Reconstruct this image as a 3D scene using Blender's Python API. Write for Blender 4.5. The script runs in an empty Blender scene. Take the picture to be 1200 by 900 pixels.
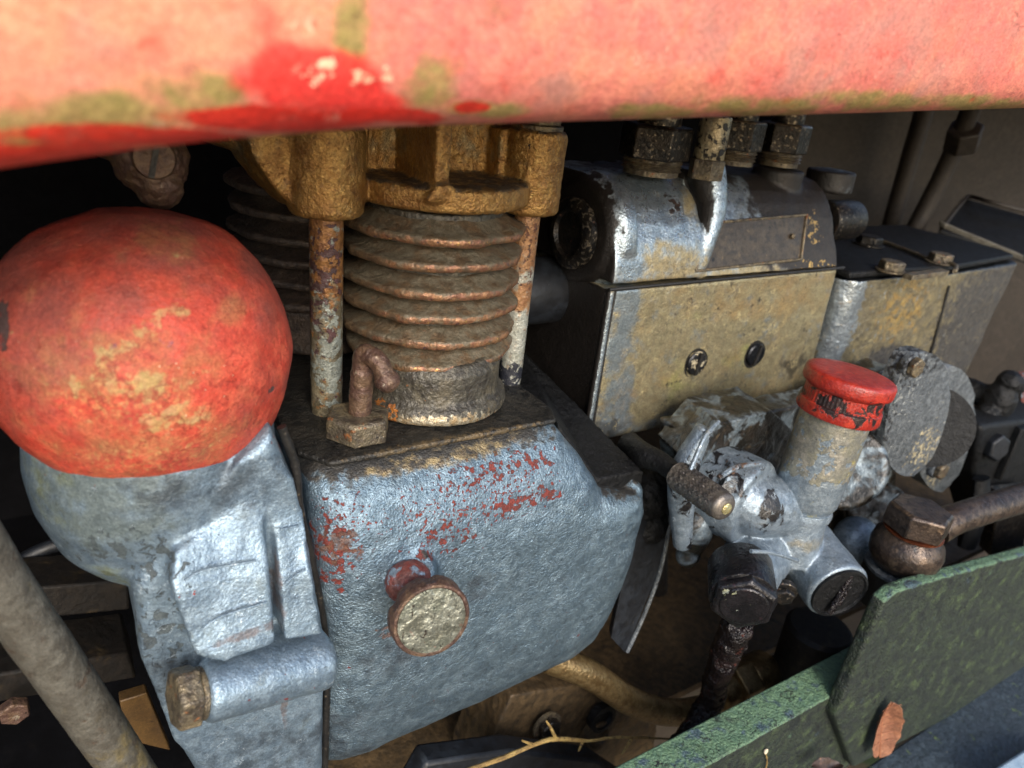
import bpy, bmesh, math, random
from mathutils import Vector, Matrix, noise as mnoise
random.seed(7)
R = math.radians
# ------------------------------------------------------------------ camera, world, sun, exposure
S = 0.01          # all lengths below are centimetres
ZO = 100.0        # the camera stands one metre above the ground
F = 850.0         # focal length in pixels of the 1200x900 photograph
AX = Vector((.851, -.132, .509)).normalized()       # engine X (along the crankshaft) seen from the camera
UPv = Vector((.1027, -.908, -.406))                   # engine up seen from the camera
UPv = (UPv - AX * UPv.dot(AX)).normalized()
AY = UPv.cross(AX).normalized()                       # engine Y (away, into the bay)
sc = bpy.context.scene
C = sc.collection
cam = bpy.data.objects.new('camera', bpy.data.cameras.new('camera'))
C.objects.link(cam)
right = Vector((AX.x, AY.x, UPv.x)); down = Vector((AX.y, AY.y, UPv.y)); fwd = Vector((AX.z, AY.z, UPv.z))
m = Matrix.Identity(4)
for i in range(3):
    m[i][0] = right[i]; m[i][1] = -down[i]; m[i][2] = -fwd[i]
m[2][3] = ZO * S
cam.matrix_world = m
cam.data.sensor_width = 36; cam.data.lens = 36 * F / 1200
cam.data.clip_start = .01; cam.data.clip_end = 500
cam.data.dof.use_dof = True; cam.data.dof.focus_distance = .48; cam.data.dof.aperture_fstop = 7
sc.camera = cam

world = bpy.data.worlds.new('World'); sc.world = world; world.use_nodes = True
wn = world.node_tree.nodes; wl = world.node_tree.links
SUN_EL, SUN_DIR = R(31), Vector((-.25, -1.0, 0)).normalized()
sky = wn.new('ShaderNodeTexSky'); sky.sky_type = 'NISHITA'; sky.sun_disc = False
sky.sun_elevation = SUN_EL; sky.sun_rotation = math.atan2(SUN_DIR.x, SUN_DIR.y)
sky.air_density = 1.0; sky.dust_density = 2.0
wl.new(sky.outputs[0], wn['Background'].inputs[0]); wn['Background'].inputs[1].default_value = .15
sun = bpy.data.objects.new('sun', bpy.data.lights.new('sun', 'SUN')); C.objects.link(sun)
sun.data.energy = 1.35; sun.data.angle = R(26); sun.data.color = (1, .95, .88)
sd = (SUN_DIR * math.cos(SUN_EL) + Vector((0, 0, math.sin(SUN_EL)))).normalized()
sun.rotation_euler = sd.to_track_quat('Z', 'Y').to_euler()
sun.location = (0, -2, 3)
sc.view_settings.view_transform = 'Standard'; sc.view_settings.look = 'None'
sc.view_settings.exposure = 1.08; sc.view_settings.gamma = 1
sc.cycles.max_bounces = 6

# ------------------------------------------------------------------ helpers
def U(u, v, X=None, Y=None, Z=None, t=None):
    """a point of the engine: on the sight line of photo pixel u, v, at the given X, Y, Z or distance"""
    d = Vector(((u - 600) / F, (v - 450) / F, 1))
    w = Vector((d.dot(AX), d.dot(AY), d.dot(UPv)))
    if X is not None: t = X / w.x
    if Y is not None: t = Y / w.y
    if Z is not None: t = Z / w.z
    return w * t
def V(*a): return Vector(a)

def tag(o, label=None, cat=None, group=None, kind=None):
    if label: o['label'] = label
    if cat: o['category'] = cat
    if group: o['group'] = group
    if kind: o['kind'] = kind
    return o
def thing(name, label, cat, base, group=None):
    o = bpy.data.objects.new(name, None); C.objects.link(o)
    b = Vector(base); o.location = V(b.x * S, b.y * S, (b.z + ZO) * S)
    o.empty_display_size = .02
    return tag(o, label, cat, group)
def root_of(o):
    while o.parent: o = o.parent
    return o
TEX = {}
def tex(scale, depth=3):
    k = (scale, depth)
    if k not in TEX:
        t = bpy.data.textures.new('relief', 'CLOUDS'); t.noise_scale = scale * S; t.noise_depth = depth; TEX[k] = t
    return TEX[k]
def obj(name, b, mat, parent=None, base=None, sharp=40, bevel=0, bseg=2, voxel=0, smooth=0, disp=(), sub=0, solid=0, flat=False):
    """link the bmesh as ONE mesh object; coordinates are engine centimetres"""
    if parent is not None:
        loc = root_of(parent).location.copy()
    else:
        bb = Vector(base) if base is not None else sum((v.co for v in b.verts), Vector()) / max(1, len(b.verts))
        loc = V(bb.x * S, bb.y * S, (bb.z + ZO) * S)
    for v in b.verts:
        v.co = V(v.co.x * S, v.co.y * S, (v.co.z + ZO) * S) - loc
    bmesh.ops.recalc_face_normals(b, faces=b.faces)
    me = bpy.data.meshes.new(name); b.to_mesh(me); b.free()
    me.materials.append(mat)
    o = bpy.data.objects.new(name, me); C.objects.link(o)
    if not flat:
        me.shade_smooth()
        if not voxel: me.set_sharp_from_angle(angle=R(sharp))
    if parent is not None: o.parent = parent
    else: o.location = loc
    if solid:
        md = o.modifiers.new('thickness', 'SOLIDIFY'); md.thickness = solid * S; md.offset = 1
    if bevel:
        md = o.modifiers.new('bevel', 'BEVEL'); md.width = bevel * S; md.segments = bseg; md.limit_method = 'ANGLE'; md.angle_limit = R(35)
        md.harden_normals = False
    if sub:
        md = o.modifiers.new('subdivision', 'SUBSURF'); md.levels = md.render_levels = sub
    if voxel:
        md = o.modifiers.new('cast', 'REMESH'); md.mode = 'VOXEL'; md.voxel_size = voxel * S; md.use_smooth_shade = True
    if smooth:
        md = o.modifiers.new('fillets', 'SMOOTH'); md.iterations = smooth; md.factor = .5
    for sc_, st in disp:
        md = o.modifiers.new('relief', 'DISPLACE'); md.texture = tex(sc_); md.texture_coords = 'GLOBAL'
        md.strength = st * S; md.mid_level = .5
    return o
def copy_part(o, parent, shift):
    """a copy sharing the mesh, moved by shift centimetres"""
    c = o.copy(); C.objects.link(c); c.parent = parent
    c.location = o.location + Vector(shift) * S
    return c
def NB(): return bmesh.new()
def basis(ax, hint=None):
    ax = Vector(ax).normalized()
    h = Vector(hint) if hint is not None else (V(0, 0, 1) if abs(ax.z) < .9 else V(1, 0, 0))
    e1 = (h - ax * h.dot(ax)).normalized(); e2 = ax.cross(e1)
    return e1, e2, ax
def ring_faces(b, rings, closed_ring=True, cap0=True, cap1=True):
    for a, c in zip(rings, rings[1:]):
        n = len(a)
        if len(a) == 1 and len(c) == 1: continue
        if len(a) == 1:
            n = len(c)
            for i in range(n): b.faces.new((a[0], c[i], c[(i + 1) % n]))
            continue
        if len(c) == 1:
            for i in range(n): b.faces.new((a[i], a[(i + 1) % n], c[0]))
            continue
        for i in range(n if closed_ring else n - 1):
            b.faces.new((a[i], a[(i + 1) % n], c[(i + 1) % n], c[i]))
    if cap0 and len(rings[0]) > 2: b.faces.new(rings[0][::-1])
    if cap1 and len(rings[-1]) > 2: b.faces.new(rings[-1])
def lathe(b, o, ax, prof, seg=32, hint=None, sx=1, sy=1, fn=None):
    """prof: (radius, height) from first to last, closed at both ends"""
    e1, e2, ax = basis(ax, hint); o = Vector(o); rings = []
    for r, h in prof:
        if r <= 1e-6: rings.append([b.verts.new(o + ax * h)]); continue
        rg = []
        for i in range(seg):
            a = 2 * math.pi * i / seg
            rr = r if fn is None else fn(r, h, a)
            rg.append(b.verts.new(o + ax * h + e1 * (rr * sx * math.cos(a)) + e2 * (rr * sy * math.sin(a))))
        rings.append(rg)
    ring_faces(b, rings)
def cyl(b, p0, p1, r0, r1=None, seg=32):
    p0 = Vector(p0); p1 = Vector(p1); r1 = r0 if r1 is None else r1
    lathe(b, p0, p1 - p0, [(r0, 0), (r1, (p1 - p0).length)], seg)
def rcyl(b, p0, p1, r, e=.25, seg=32, r1=None):
    """cylinder with rounded rims"""
    p0 = Vector(p0); p1 = Vector(p1); L = (p1 - p0).length; r1 = r if r1 is None else r1
    lathe(b, p0, p1 - p0, [(r - e, 0), (r - e * .3, e * .3), (r, e), (r1, L - e), (r1 - e * .3, L - e * .3), (r1 - e, L)], seg)
def hexa(b, p, ax, r, h, ch=.12, hint=None, seg=6):
    """hexagon head with a chamfered top, across-corner radius r"""
    lathe(b, p, ax, [(r, 0), (r, h - ch * r), (r * (1 - ch), h)], seg, hint)
def sph(b, c, r, seg=24, n=12):
    r = (r, r, r) if not hasattr(r, '__len__') else r
    c = Vector(c); rings = []
    for j in range(n + 1):
        p = math.pi * j / n
        if j in (0, n): rings.append([b.verts.new(c + V(0, 0, r[2] * math.cos(p)))]); continue
        rings.append([b.verts.new(c + V(r[0] * math.sin(p) * math.cos(2 * math.pi * i / seg), r[1] * math.sin(p) * math.sin(2 * math.pi * i / seg), r[2] * math.cos(p))) for i in range(seg)])
    ring_faces(b, rings)
def catmull(pts, n):
    pts = [Vector(p) for p in pts]
    if n <= 1 or len(pts) < 3: return pts
    out = []; P = [pts[0] * 2 - pts[1]] + pts + [pts[-1] * 2 - pts[-2]]
    for i in range(1, len(P) - 2):
        p0, p1, p2, p3 = P[i - 1:i + 3]
        for k in range(n):
            t = k / n
            out.append(.5 * ((2 * p1) + (p2 - p0) * t + (2 * p0 - 5 * p1 + 4 * p2 - p3) * t * t + (3 * p1 - p0 - 3 * p2 + p3) * t ** 3))
    return out + [pts[-1]]
def tube(b, pts, r, seg=20, n=6, hint=(0, 0, 1), sx=1):
    rs = list(r) if hasattr(r, '__len__') else [r] * len(pts)
    path = catmull(pts, n); m_ = max(1, len(path) - 1)
    h = Vector(hint); d0 = (path[1] - path[0]).normalized(); rings = []
    if abs(h.normalized().dot(d0)) > .9: h = V(1, 0, 0) if abs(d0.x) < .8 else V(0, 1, 0)
    for i, p in enumerate(path):
        d = (path[min(i + 1, m_)] - path[max(i - 1, 0)]).normalized()
        h = (h - d * h.dot(d)).normalized(); e2 = d.cross(h)
        f = i / m_ * (len(rs) - 1); k = min(int(f), len(rs) - 2) if len(rs) > 1 else 0
        rr = rs[k] + (rs[min(k + 1, len(rs) - 1)] - rs[k]) * (f - k)
        rings.append([b.verts.new(p + h * (rr * math.cos(2 * math.pi * q / seg)) + e2 * (rr * sx * math.sin(2 * math.pi * q / seg))) for q in range(seg)])
    ring_faces(b, rings)
def prism(b, pts, vec):
    """closed prism: a polygon of 3D points pushed along vec"""
    vec = Vector(vec); a = [b.verts.new(Vector(p)) for p in pts]; c = [b.verts.new(Vector(p) + vec) for p in pts]
    ring_faces(b, [a, c])
def box(b, lo, hi):
    x0, y0, z0 = lo; x1, y1, z1 = hi
    prism(b, [(x0, y0, z0), (x1, y0, z0), (x1, y0, z1), (x0, y0, z1)], (0, y1 - y0, 0))
def obox(b, c, ax, sx, sy, sz, hint=None):
    """box of half sizes sx, sy along the cross directions and sz along ax"""
    e1, e2, a = basis(ax, hint); c = Vector(c)
    p = [c - a * sz + e1 * (i * sx) + e2 * (j * sy) for i, j in ((-1, -1), (1, -1), (1, 1), (-1, 1))]
    prism(b, p, a * (2 * sz))
def bulge_prism(b, outl, y0, y1, rnd, tilt, step=.6, K=30, pw=9):
    """casting block: outline in x, z; its front face swells out and rounds off towards the outline"""
    pts = []
    for i, p in enumerate(outl):
        q = outl[(i + 1) % len(outl)]; n = max(1, int(math.hypot(q[0] - p[0], q[1] - p[1]) / step))
        pts += [(p[0] + (q[0] - p[0]) * k / n, p[1] + (q[1] - p[1]) * k / n) for k in range(n)]
    cx = sum(p[0] for p in pts) / len(pts); cz = sum(p[1] for p in pts) / len(pts); rings = []
    rings.append([b.verts.new(V(x, y1, z)) for x, z in pts])
    for k in range(K + 1):
        s = (1 - (k / K) ** 1.6) if k < K else 0
        row = []
        for x, z in pts:
            xx, zz = cx + (x - cx) * s, cz + (z - cz) * s
            row.append(V(xx, y0 + rnd * (1 - (1 - s ** pw) ** .5) + tilt(xx, zz), zz))
        rings.append([b.verts.new(p) for p in row] if k < K else [b.verts.new(row[0])])
    ring_faces(b, rings)
def bev(b, pred, w, seg=4):
    es = [e for e in b.edges if pred(e.verts[0].co, e.verts[1].co)]
    bmesh.ops.bevel(b, geom=es, offset=w, segments=seg, profile=.5, affect='EDGES', clamp_overlap=True)

# ------------------------------------------------------------------ materials
def hexc(s):
    s = s.lstrip('#'); v = [int(s[i:i + 2], 16) / 255 for i in (0, 2, 4)]
    return tuple(x / 12.92 if x <= .04045 else ((x + .055) / 1.055) ** 2.4 for x in v) + (1,)
def L(col, n=2., thr=.6, soft=.06, zones=None, zw=.35, nv=None, nw=.3, edge=0, rough=None, metal=None, h=0, detail=6, dist=0, sc3=None, vor=False, op=1., line=False):
    return dict(op=op, line=line, col=col, n=n, thr=thr, soft=soft, zones=zones, zw=zw, nv=nv, nw=nw, edge=edge, rough=rough, metal=metal, h=h, detail=detail, dist=dist, sc3=sc3, vor=vor)
SEED = [0.0]
def mk(name, cols, rough=.5, metal=0., layers=(), bump=((3, .3),), cn=.5, rvar=.12, dist=.05, spec=.5):
    """layered procedural paint / rust / grime; all texture scales are per centimetre"""
    ma = bpy.data.materials.new(name); ma.use_nodes = True
    nt = ma.node_tree; N = nt.nodes; K = nt.links; bs = N['Principled BSDF']
    geo = N.new('ShaderNodeNewGeometry')
    pos = N.new('ShaderNodeVectorMath'); pos.operation = 'MULTIPLY_ADD'
    pos.inputs[1].default_value = (100, 100, 100); pos.inputs[2].default_value = (0, 0, -ZO)
    K.new(geo.outputs['Position'], pos.inputs[0])
    P = pos.outputs[0]
    def math_(op, a, b_=None, c=None, clamp=False):
        q = N.new('ShaderNodeMath'); q.operation = op; q.use_clamp = clamp
        for i, x in enumerate((a, b_, c)):
            if x is None: continue
            if isinstance(x, (int, float)): q.inputs[i].default_value = x
            else: K.new(x, q.inputs[i])
        return q.outputs[0]
    def noi(scale, detail=5, rgh=.55, dst=0, sc3=None, vor=False):
        SEED[0] += 7.31
        mp = N.new('ShaderNodeVectorMath'); mp.operation = 'MULTIPLY_ADD'
        s3 = sc3 or (1, 1, 1)
        mp.inputs[1].default_value = s3; mp.inputs[2].default_value = (SEED[0] % 97, (SEED[0] * 1.7) % 89, (SEED[0] * 2.3) % 83)
        K.new(P, mp.inputs[0])
        if vor:
            q = N.new('ShaderNodeTexVoronoi'); q.inputs['Scale'].default_value = scale
            K.new(mp.outputs[0], q.inputs['Vector']); return math_('SUBTRACT', 1.0, q.outputs['Distance'])
        q = N.new('ShaderNodeTexNoise'); q.inputs['Scale'].default_value = scale; q.inputs['Detail'].default_value = detail
        q.inputs['Roughness'].default_value = rgh; q.inputs['Distortion'].default_value = dst
        K.new(mp.outputs[0], q.inputs['Vector'])
        return q.outputs[0]
    def mixc(f, a, b_):
        q = N.new('ShaderNodeMix'); q.data_type = 'RGBA'
        for i, x in ((0, f), (6, a), (7, b_)):
            if isinstance(x, tuple): q.inputs[i].default_value = x
            elif isinstance(x, float): q.inputs[i].default_value = x
            else: K.new(x, q.inputs[i])
        return q.outputs[2]
    def mapr(x, a, b_, lo=0., hi=1.):
        q = N.new('ShaderNodeMapRange'); q.interpolation_type = 'SMOOTHSTEP'
        q.inputs[1].default_value = a; q.inputs[2].default_value = b_; q.inputs[3].default_value = lo; q.inputs[4].default_value = hi
        K.new(x, q.inputs[0]); return q.outputs[0]
    def mixv(f, a, b_):   # a + f*(b-a)
        return math_('ADD', a, math_('MULTIPLY', f, math_('SUBTRACT', b_, a)))
    cs = [hexc(c) if isinstance(c, str) else c for c in cols]
    col = cs[0]
    for i, c in enumerate(cs[1:]):
        col = mixc(mapr(noi(cn * (1 + i * 1.7), 6, .6), .42, .62), col, c)
    if isinstance(col, tuple): col = mixc(0.0, col, col)
    rg = math_('MULTIPLY_ADD', math_('SUBTRACT', noi(1.3, 6, .65), .5), rvar * 3, rough)
    mt = math_('ADD', metal, 0.0)
    hgt = None
    for s, a in [(x[0], x[1]) for x in bump]:
        nn = math_('MULTIPLY', math_('SUBTRACT', noi(s, 3, .55), .5), a)
        hgt = nn if hgt is None else math_('ADD', hgt, nn)
    for l in layers:
        v = noi(l['n'], l['detail'], .6, l['dist'], l['sc3'], l['vor'])
        if l['line']:
            v = math_('SUBTRACT', 1.0, math_('MULTIPLY', math_('ABSOLUTE', math_('SUBTRACT', v, .5)), 12.0))
            v = math_('MULTIPLY_ADD', math_('SUBTRACT', noi(l['n'] * .9, 2), .5), 1.6, v)
        if l['zones']:
            z = None
            for p, r in l['zones']:
                r = (r, r, r) if not hasattr(r, '__len__') else r
                a = N.new('ShaderNodeVectorMath'); a.operation = 'SUBTRACT'; K.new(P, a.inputs[0]); a.inputs[1].default_value = tuple(p)
                d = N.new('ShaderNodeVectorMath'); d.operation = 'MULTIPLY'; K.new(a.outputs[0], d.inputs[0]); d.inputs[1].default_value = tuple(1 / q for q in r)
                e = N.new('ShaderNodeVectorMath'); e.operation = 'LENGTH'; K.new(d.outputs[0], e.inputs[0])
                w = math_('SUBTRACT', 1.0, e.outputs['Value'], clamp=True)
                w = mapr(w, 0, .7)
                z = w if z is None else math_('MAXIMUM', z, w)
            v = math_('MULTIPLY_ADD', z, l['zw'], v)
        if l['nv'] is not None:
            a = N.new('ShaderNodeVectorMath'); a.operation = 'DOT_PRODUCT'; K.new(geo.outputs['True Normal'] if False else geo.outputs['Normal'], a.inputs[0])
            a.inputs[1].default_value = tuple(Vector(l['nv']).normalized())
            v = math_('MULTIPLY_ADD', mapr(a.outputs['Value'], .2, .9), l['nw'], v)
        if l['edge']:
            v = math_('MULTIPLY_ADD', math_('SUBTRACT', geo.outputs['Pointiness'], .5), l['edge'], v)
        mask = mapr(v, l['thr'], l['thr'] + l['soft'])
        if l['op'] < 1: mask = math_('MULTIPLY', mask, l['op'])
        c = l['col']
        if isinstance(c, (list, tuple)) and isinstance(c[0], str):
            c = mixc(mapr(noi(1.8, 6, .65), .4, .62), hexc(c[0]), hexc(c[1]))
        elif isinstance(c, str): c = hexc(c)
        col = mixc(mask, col, c)
        if l['rough'] is not None: rg = mixv(mask, rg, l['rough'])
        if l['metal'] is not None: mt = mixv(mask, mt, l['metal'])
        if l['h']:
            hh = math_('MULTIPLY', mask, l['h']); hgt = hh if hgt is None else math_('ADD', hgt, hh)
    # fine tone variation of the surface itself
    hv = N.new('ShaderNodeHueSaturation'); K.new(col, hv.inputs['Color'])
    K.new(math_('MULTIPLY', mapr(noi(5, 6, .7), .3, .7, .8, 1.18), mapr(noi(13, 3, .7), .3, .7, .78, 1.2)), hv.inputs['Value'])
    K.new(hv.outputs[0], bs.inputs['Base Color'])
    rc = math_('MINIMUM', math_('MAXIMUM', rg, .08), 1.0)
    K.new(rc, bs.inputs['Roughness']); K.new(mt, bs.inputs['Metallic'])
    bs.inputs['Specular IOR Level'].default_value = spec
    if hgt is not None:
        bp = N.new('ShaderNodeBump'); bp.inputs['Strength'].default_value = 1.0; bp.inputs['Distance'].default_value = dist * S
        K.new(hgt, bp.inputs['Height']); K.new(bp.outputs[0], bs.inputs['Normal'])
    return ma
# ------------------------------------------------------------------ the materials of this engine bay
def Zs(*a):
    return [(U(p[0], p[1], Y=p[2]), p[3]) for p in a]
SILV = ['#9aa1a6', '#b2b8bb', '#8b9298']
m_case = mk('silver paint on cast iron', ['#748896', '#8296a4', '#667a89'], .37, .76, [
    L('#55646f', .7, .50, .25, rough=.46),
    L(['#6e2a22', '#55241e'], 1.8, .69, .03, Zs((390, 650, 33, (2.6, 4, 5.5)), (372, 600, 33, (1.2, 4, 3.6)), (620, 592, 33, (6, 4, 1.4)), (520, 635, 33, (4, 4, 1.6)), (430, 575, 33, (5, 4, 1.8)), (600, 555, 33, (10, 4, 2.2))), .19, rough=.6, metal=.05, h=-.4, detail=14),
    L(['#742f26', '#5c261f'], 4.2, .71, .02, Zs((400, 620, 33, (4, 4, 7)), (560, 590, 33, (12, 4, 3.6))), .14, rough=.6, metal=.05, h=-.3, detail=6),
    L(['#6b4a38', '#4c3830'], 1.6, .70, .1, Zs((400, 650, 33, (2.6, 4, 2.4)), (475, 670, 33, (2, 4, 1.6)), (450, 740, 33, (1.6, 4, 1))), .27, rough=.7, metal=.1, h=-.3, detail=14, op=.85),
    L(['#9a8558', '#6e5c40'], 1.4, .66, .3, [(V(19, 35.4, -23.0), (12, 2.4, 1.3))], .5, rough=.42, metal=.6, detail=12, op=.85),
    L(['#2b3036', '#3a4148'], .8, .62, .35, Zs((350, 520, 35, (3, 8, 2.5)), (470, 765, 33, (5, 4, 3)), (560, 890, 34, (16, 6, 4)), (400, 870, 34, (6, 6, 6)), (560, 690, 33, (2.4, 3, 2)), (380, 750, 33, (1.4, 3, 6))), .32, rough=.42, metal=.4, op=.8, detail=10),
    L(['#2b2b2b', '#3a3834'], 1.4, .70, .2, nv=(-.1, .2, 1), nw=.42, rough=.5, metal=.1, h=.3, zones=[(V(12, 40, -23), (5, 5, 3))], zw=.3),
    L('#24282c', 3.5, .72, .04, rough=.55, metal=.2, h=-.4),
    L('#b4c2cc', 2.4, .74, .03, rough=.3, metal=.8, h=.3),
], bump=((4.6, .9), (1.4, .5), (8, 1.2)), dist=.08)
m_cover = mk('silver paint on timing cover', ['#748796', '#677989', '#8193a1'], .43, .58, [
    L(['#626c6a', '#555f5e'], .7, .54, .28, Zs((110, 600, 33, (6, 9, 5))), .28, rough=.55, metal=.3, op=.85),
    L(['#4c5558', '#3e464a'], 1.4, .69, .03, Zs((150, 660, 33, (5, 8, 3)), (190, 760, 33, (2.4, 8, 5))), .17, rough=.6, metal=.15, h=-.8, dist=.6, detail=12),
    L(['#5f6540', '#50543a'], .7, .70, .3, Zs((60, 600, 34, (2.4, 8, 5)), (120, 700, 34, (2.4, 8, 3))), .3, rough=.8, metal=.1, op=.8),
    L(['#8f3226', '#6c231b'], 1.6, .78, .02, Zs((90, 600, 32, (3, 8, 2)), (210, 690, 32, (2, 8, 1)), (330, 780, 32, (6, 8, 4)), (330, 530, 33, (1, 8, 2))), .16, rough=.6, metal=0, h=-.5, detail=10),
    L(['#5e4a40', '#473b37'], 1.5, .72, .25, Zs((324, 690, 32, (.5, 3, 4)), (340, 850, 32, (.4, 6, 4)), (300, 735, 31, (4, 3, .5))), .40, rough=.6, metal=.2, op=.7),
    L('#24282c', 3.2, .72, .03, rough=.6, metal=.1, h=-.5),
    L('#343b42', .8, .60, .3, Zs((300, 880, 34, (9, 8, 5)), (250, 560, 34, (8, 8, 2.4)), (200, 800, 33, (3, 8, 5))), .27, rough=.45, metal=.4, op=.8, detail=10),
    L('#bac8d2', .8, 1.12, .03, line=True, rough=.35, metal=.5, h=.3, op=.6),
], bump=((2.0, .5), (.8, .8), (6, .9)), dist=.06)
m_dome = mk('weathered red paint', ['#b24434', '#ba503c', '#a83c2e'], .52, 0, [
    L(['#86483e', '#70403a'], .45, .42, .4, Zs((170, 270, 34, (9, 8, 4)), (20, 330, 34, (4, 8, 8)), (330, 330, 36, (3, 8, 4))), .26, rough=.6, op=.8),
    L(['#9c6844', '#8f6a44'], .8, .54, .35, Zs((190, 545, 31, (9, 8, 3.4)), (150, 450, 31, (7, 8, 3)), (205, 300, 33, (3, 8, 1.5)), (280, 370, 33, (1.5, 8, 1))), .25, rough=.75, h=.1, detail=14, op=.6),
    L(['#b08a54', '#a8925e'], 4.0, .66, .25, Zs((190, 552, 31, (8, 8, 2.2)), (150, 480, 31, (5, 8, 2.6))), .2, rough=.8, h=.15, detail=14, op=.55),
    L(['#9a9c62', '#a39c6c'], 1.1, .66, .12, Zs((215, 383, 31, (2.0, 5, .7)), (130, 425, 31, (2.0, 5, 1.0)), (183, 402, 31, (1.6, 5, .9)), (140, 470, 31, (5, 5, 1.8)), (215, 500, 31, (3, 5, 1.6))), .24, rough=.8, h=.2, detail=14, op=.5),
    L('#6b4a58', 1.3, .78, .1, Zs((200, 418, 31, (1.2, 4, .5)), (138, 425, 31, (.8, 4, .5))), .28, rough=.65, h=-.2, op=.75),
    L('#4b3a38', 1.3, .84, .02, Zs((265, 310, 33, (.8, 3, .5)), (105, 342, 33, (.5, 3, .35)), (318, 458, 34, (.4, 3, .4)), (-5, 380, 35, (1, 4, 2))), .45, rough=.7, h=-.8),
    L('#d0c0a0', 2.2, .95, .02, Zs((240, 470, 31, (5, 6, 3.5))), .03, rough=.7, h=.3, vor=True),
    L('#7a2a22', .6, .98, .03, line=True, rough=.6, h=-.3, op=.5),
    L('#3a1f1c', 2.5, .76, .03, rough=.6, h=-.3),
], bump=((.5, 4), (1.6, .6), (6, .9)), dist=.06, spec=.3)
HY = 21.5
m_hood = mk('bleached red hood paint', ['#c66c5e', '#cd7c69', '#bf6a5f'], .6, 0, [
    L(['#d2906c', '#cc8866'], .25, .45, .3, Zs((100, 60, HY, (6, 4, 4)), (250, 30, HY, (5, 4, 2))), .2, rough=.65, op=.8),
    L('#a8766a', .4, .52, .3, Zs((700, 115, HY, (7, 4, 1.2)), (1000, 60, HY, (20, 4, 4))), .14, rough=.65, op=.8),
    L(['#8b8048', '#7d7a3e'], .7, .58, .34, Zs((60, 150, HY, (3.5, 4, .8)), (140, 135, HY, (3, 4, .8)), (235, 110, HY, (1.8, 4, 1.0)), (410, 20, HY, (.8, 4, 2.4)), (505, 100, HY, (1.6, 4, 1.2)), (580, 132, HY, (3, 4, .5)), (900, 126, HY + 1, (7, 4, .8)), (1020, 118, HY + 1, (8, 4, .8)), (1150, 122, HY + 1, (9, 4, .8)), (760, 132, HY + 1, (4, 4, .6)), (0, 165, HY, (3, 4, .8))), .36, rough=.85, h=.1, detail=14, op=.85),
    L(['#cc2c28', '#d03630'], .35, .58, .26, Zs((375, 100, HY, (2.7, 4, 1.35)), (430, 124, HY, (2.2, 4, .7))), .44, rough=.5, detail=12, op=.92),
    L(['#c82c20', '#bd261a'], .6, .62, .2, Zs((150, 158, HY + 1, (5, 4, .5)), (330, 140, HY + 1, (5, 4, .6)), (460, 135, HY + 1, (3, 4, .4)), (40, 182, HY + 1, (5, 4, .7)), (545, 124, HY + 1, (1.2, 4, .35)), (-60, 200, HY + 1, (4, 4, 1.2))), .40, rough=.5, detail=14, op=.95),
    L(['#e2b492', '#e2c0a0'], 2.2, .76, .05, Zs((385, 90, HY, (1.9, 4, .8)), (452, 86, HY, (.6, 4, .5)), (355, 33, HY, (1.2, 4, .5))), .24, rough=.6, h=-.1, detail=12),
    L('#b87864', .9, .60, .2, None, sc3=(.5, 1, 1.6), dist=1.5, rough=.6, h=.1, op=.5),
    L('#e0b49c', .9, 1.16, .05, None, line=True, dist=1.5, sc3=(1.6, 1, .7), rough=.6, h=.3, op=.5),
    L('#8a5040', .6, 1.14, .05, None, line=True, dist=2.0, sc3=(.8, 1, 1.8), rough=.6, h=-.3, op=.5),
    L('#94544a', 1.4, .72, .05, None, rough=.6, h=-.2, op=.7, detail=12),
    L('#8a4438', 4, .70, .04, None, rough=.6, h=-.2, op=.6),
], bump=((.35, 4), (1.5, .8), (6, .6)), dist=.05, spec=.35)
m_gold = mk('heat-tanned cast iron', ['#96703e', '#846036', '#a4804a'], .38, .62, [
    L(['#64452e', '#523825'], 2.0, .55, .2, rough=.5, metal=.35, h=-.2, detail=14, op=.75),
    L(['#c0a066', '#b89656'], 2.2, .58, .2, Zs((620, 190, 41, (2, 3, 4)), (395, 200, 41, (1.5, 3, 3))), .1, rough=.32, metal=.7, h=.2, detail=14, op=.8),
    L(['#8a866c', '#6c6854'], 1.0, .58, .3, Zs((460, 165, 44, (3, 3, 2)), (560, 170, 44, (2.5, 3, 2)), (255, 165, 46, (6, 6, 3))), .24, rough=.45, metal=.5, op=.7),
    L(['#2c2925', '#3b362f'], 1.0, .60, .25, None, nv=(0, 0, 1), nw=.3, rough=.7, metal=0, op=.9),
    L('#2f201d', 1.3, .76, .03, Zs((618, 170, 41, (.8, 2, .5)), (620, 223, 41, (.6, 2, .4))), .24, rough=.6, metal=0, h=-.8),
    L('#3a2820', 4.5, .70, .04, rough=.55, metal=.2, h=-.3),
], bump=((3.8, 2.0), (1.2, .8), (8, .9)), dist=.06)
m_fin = mk('rusty finned cast iron', ['#66543f', '#735c44', '#584838'], .48, .4, [
    L(['#5a5242', '#686050'], .9, .48, .25, None, nv=(0, -.2, 1), nw=.15, rough=.6, metal=.2, detail=12),
    L(['#8f6a4c', '#7a5442', '#86603f'][:2], 1.4, .60, .2, None, edge=.9, nv=(0, -1, -.3), nw=.2, rough=.42, metal=.5, detail=12),
    L(['#b8935c', '#b89650'], 2.0, .74, .08, None, nv=(0, -1, -.3), nw=.14, rough=.36, metal=.6, detail=12),
    L('#40303a', 1.6, .70, .06, None, nv=(0, -1, -.3), nw=.08, rough=.5, metal=.2, h=-.3),
], bump=((3, 1.8), (.8, 2.4)), dist=.06)
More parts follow.
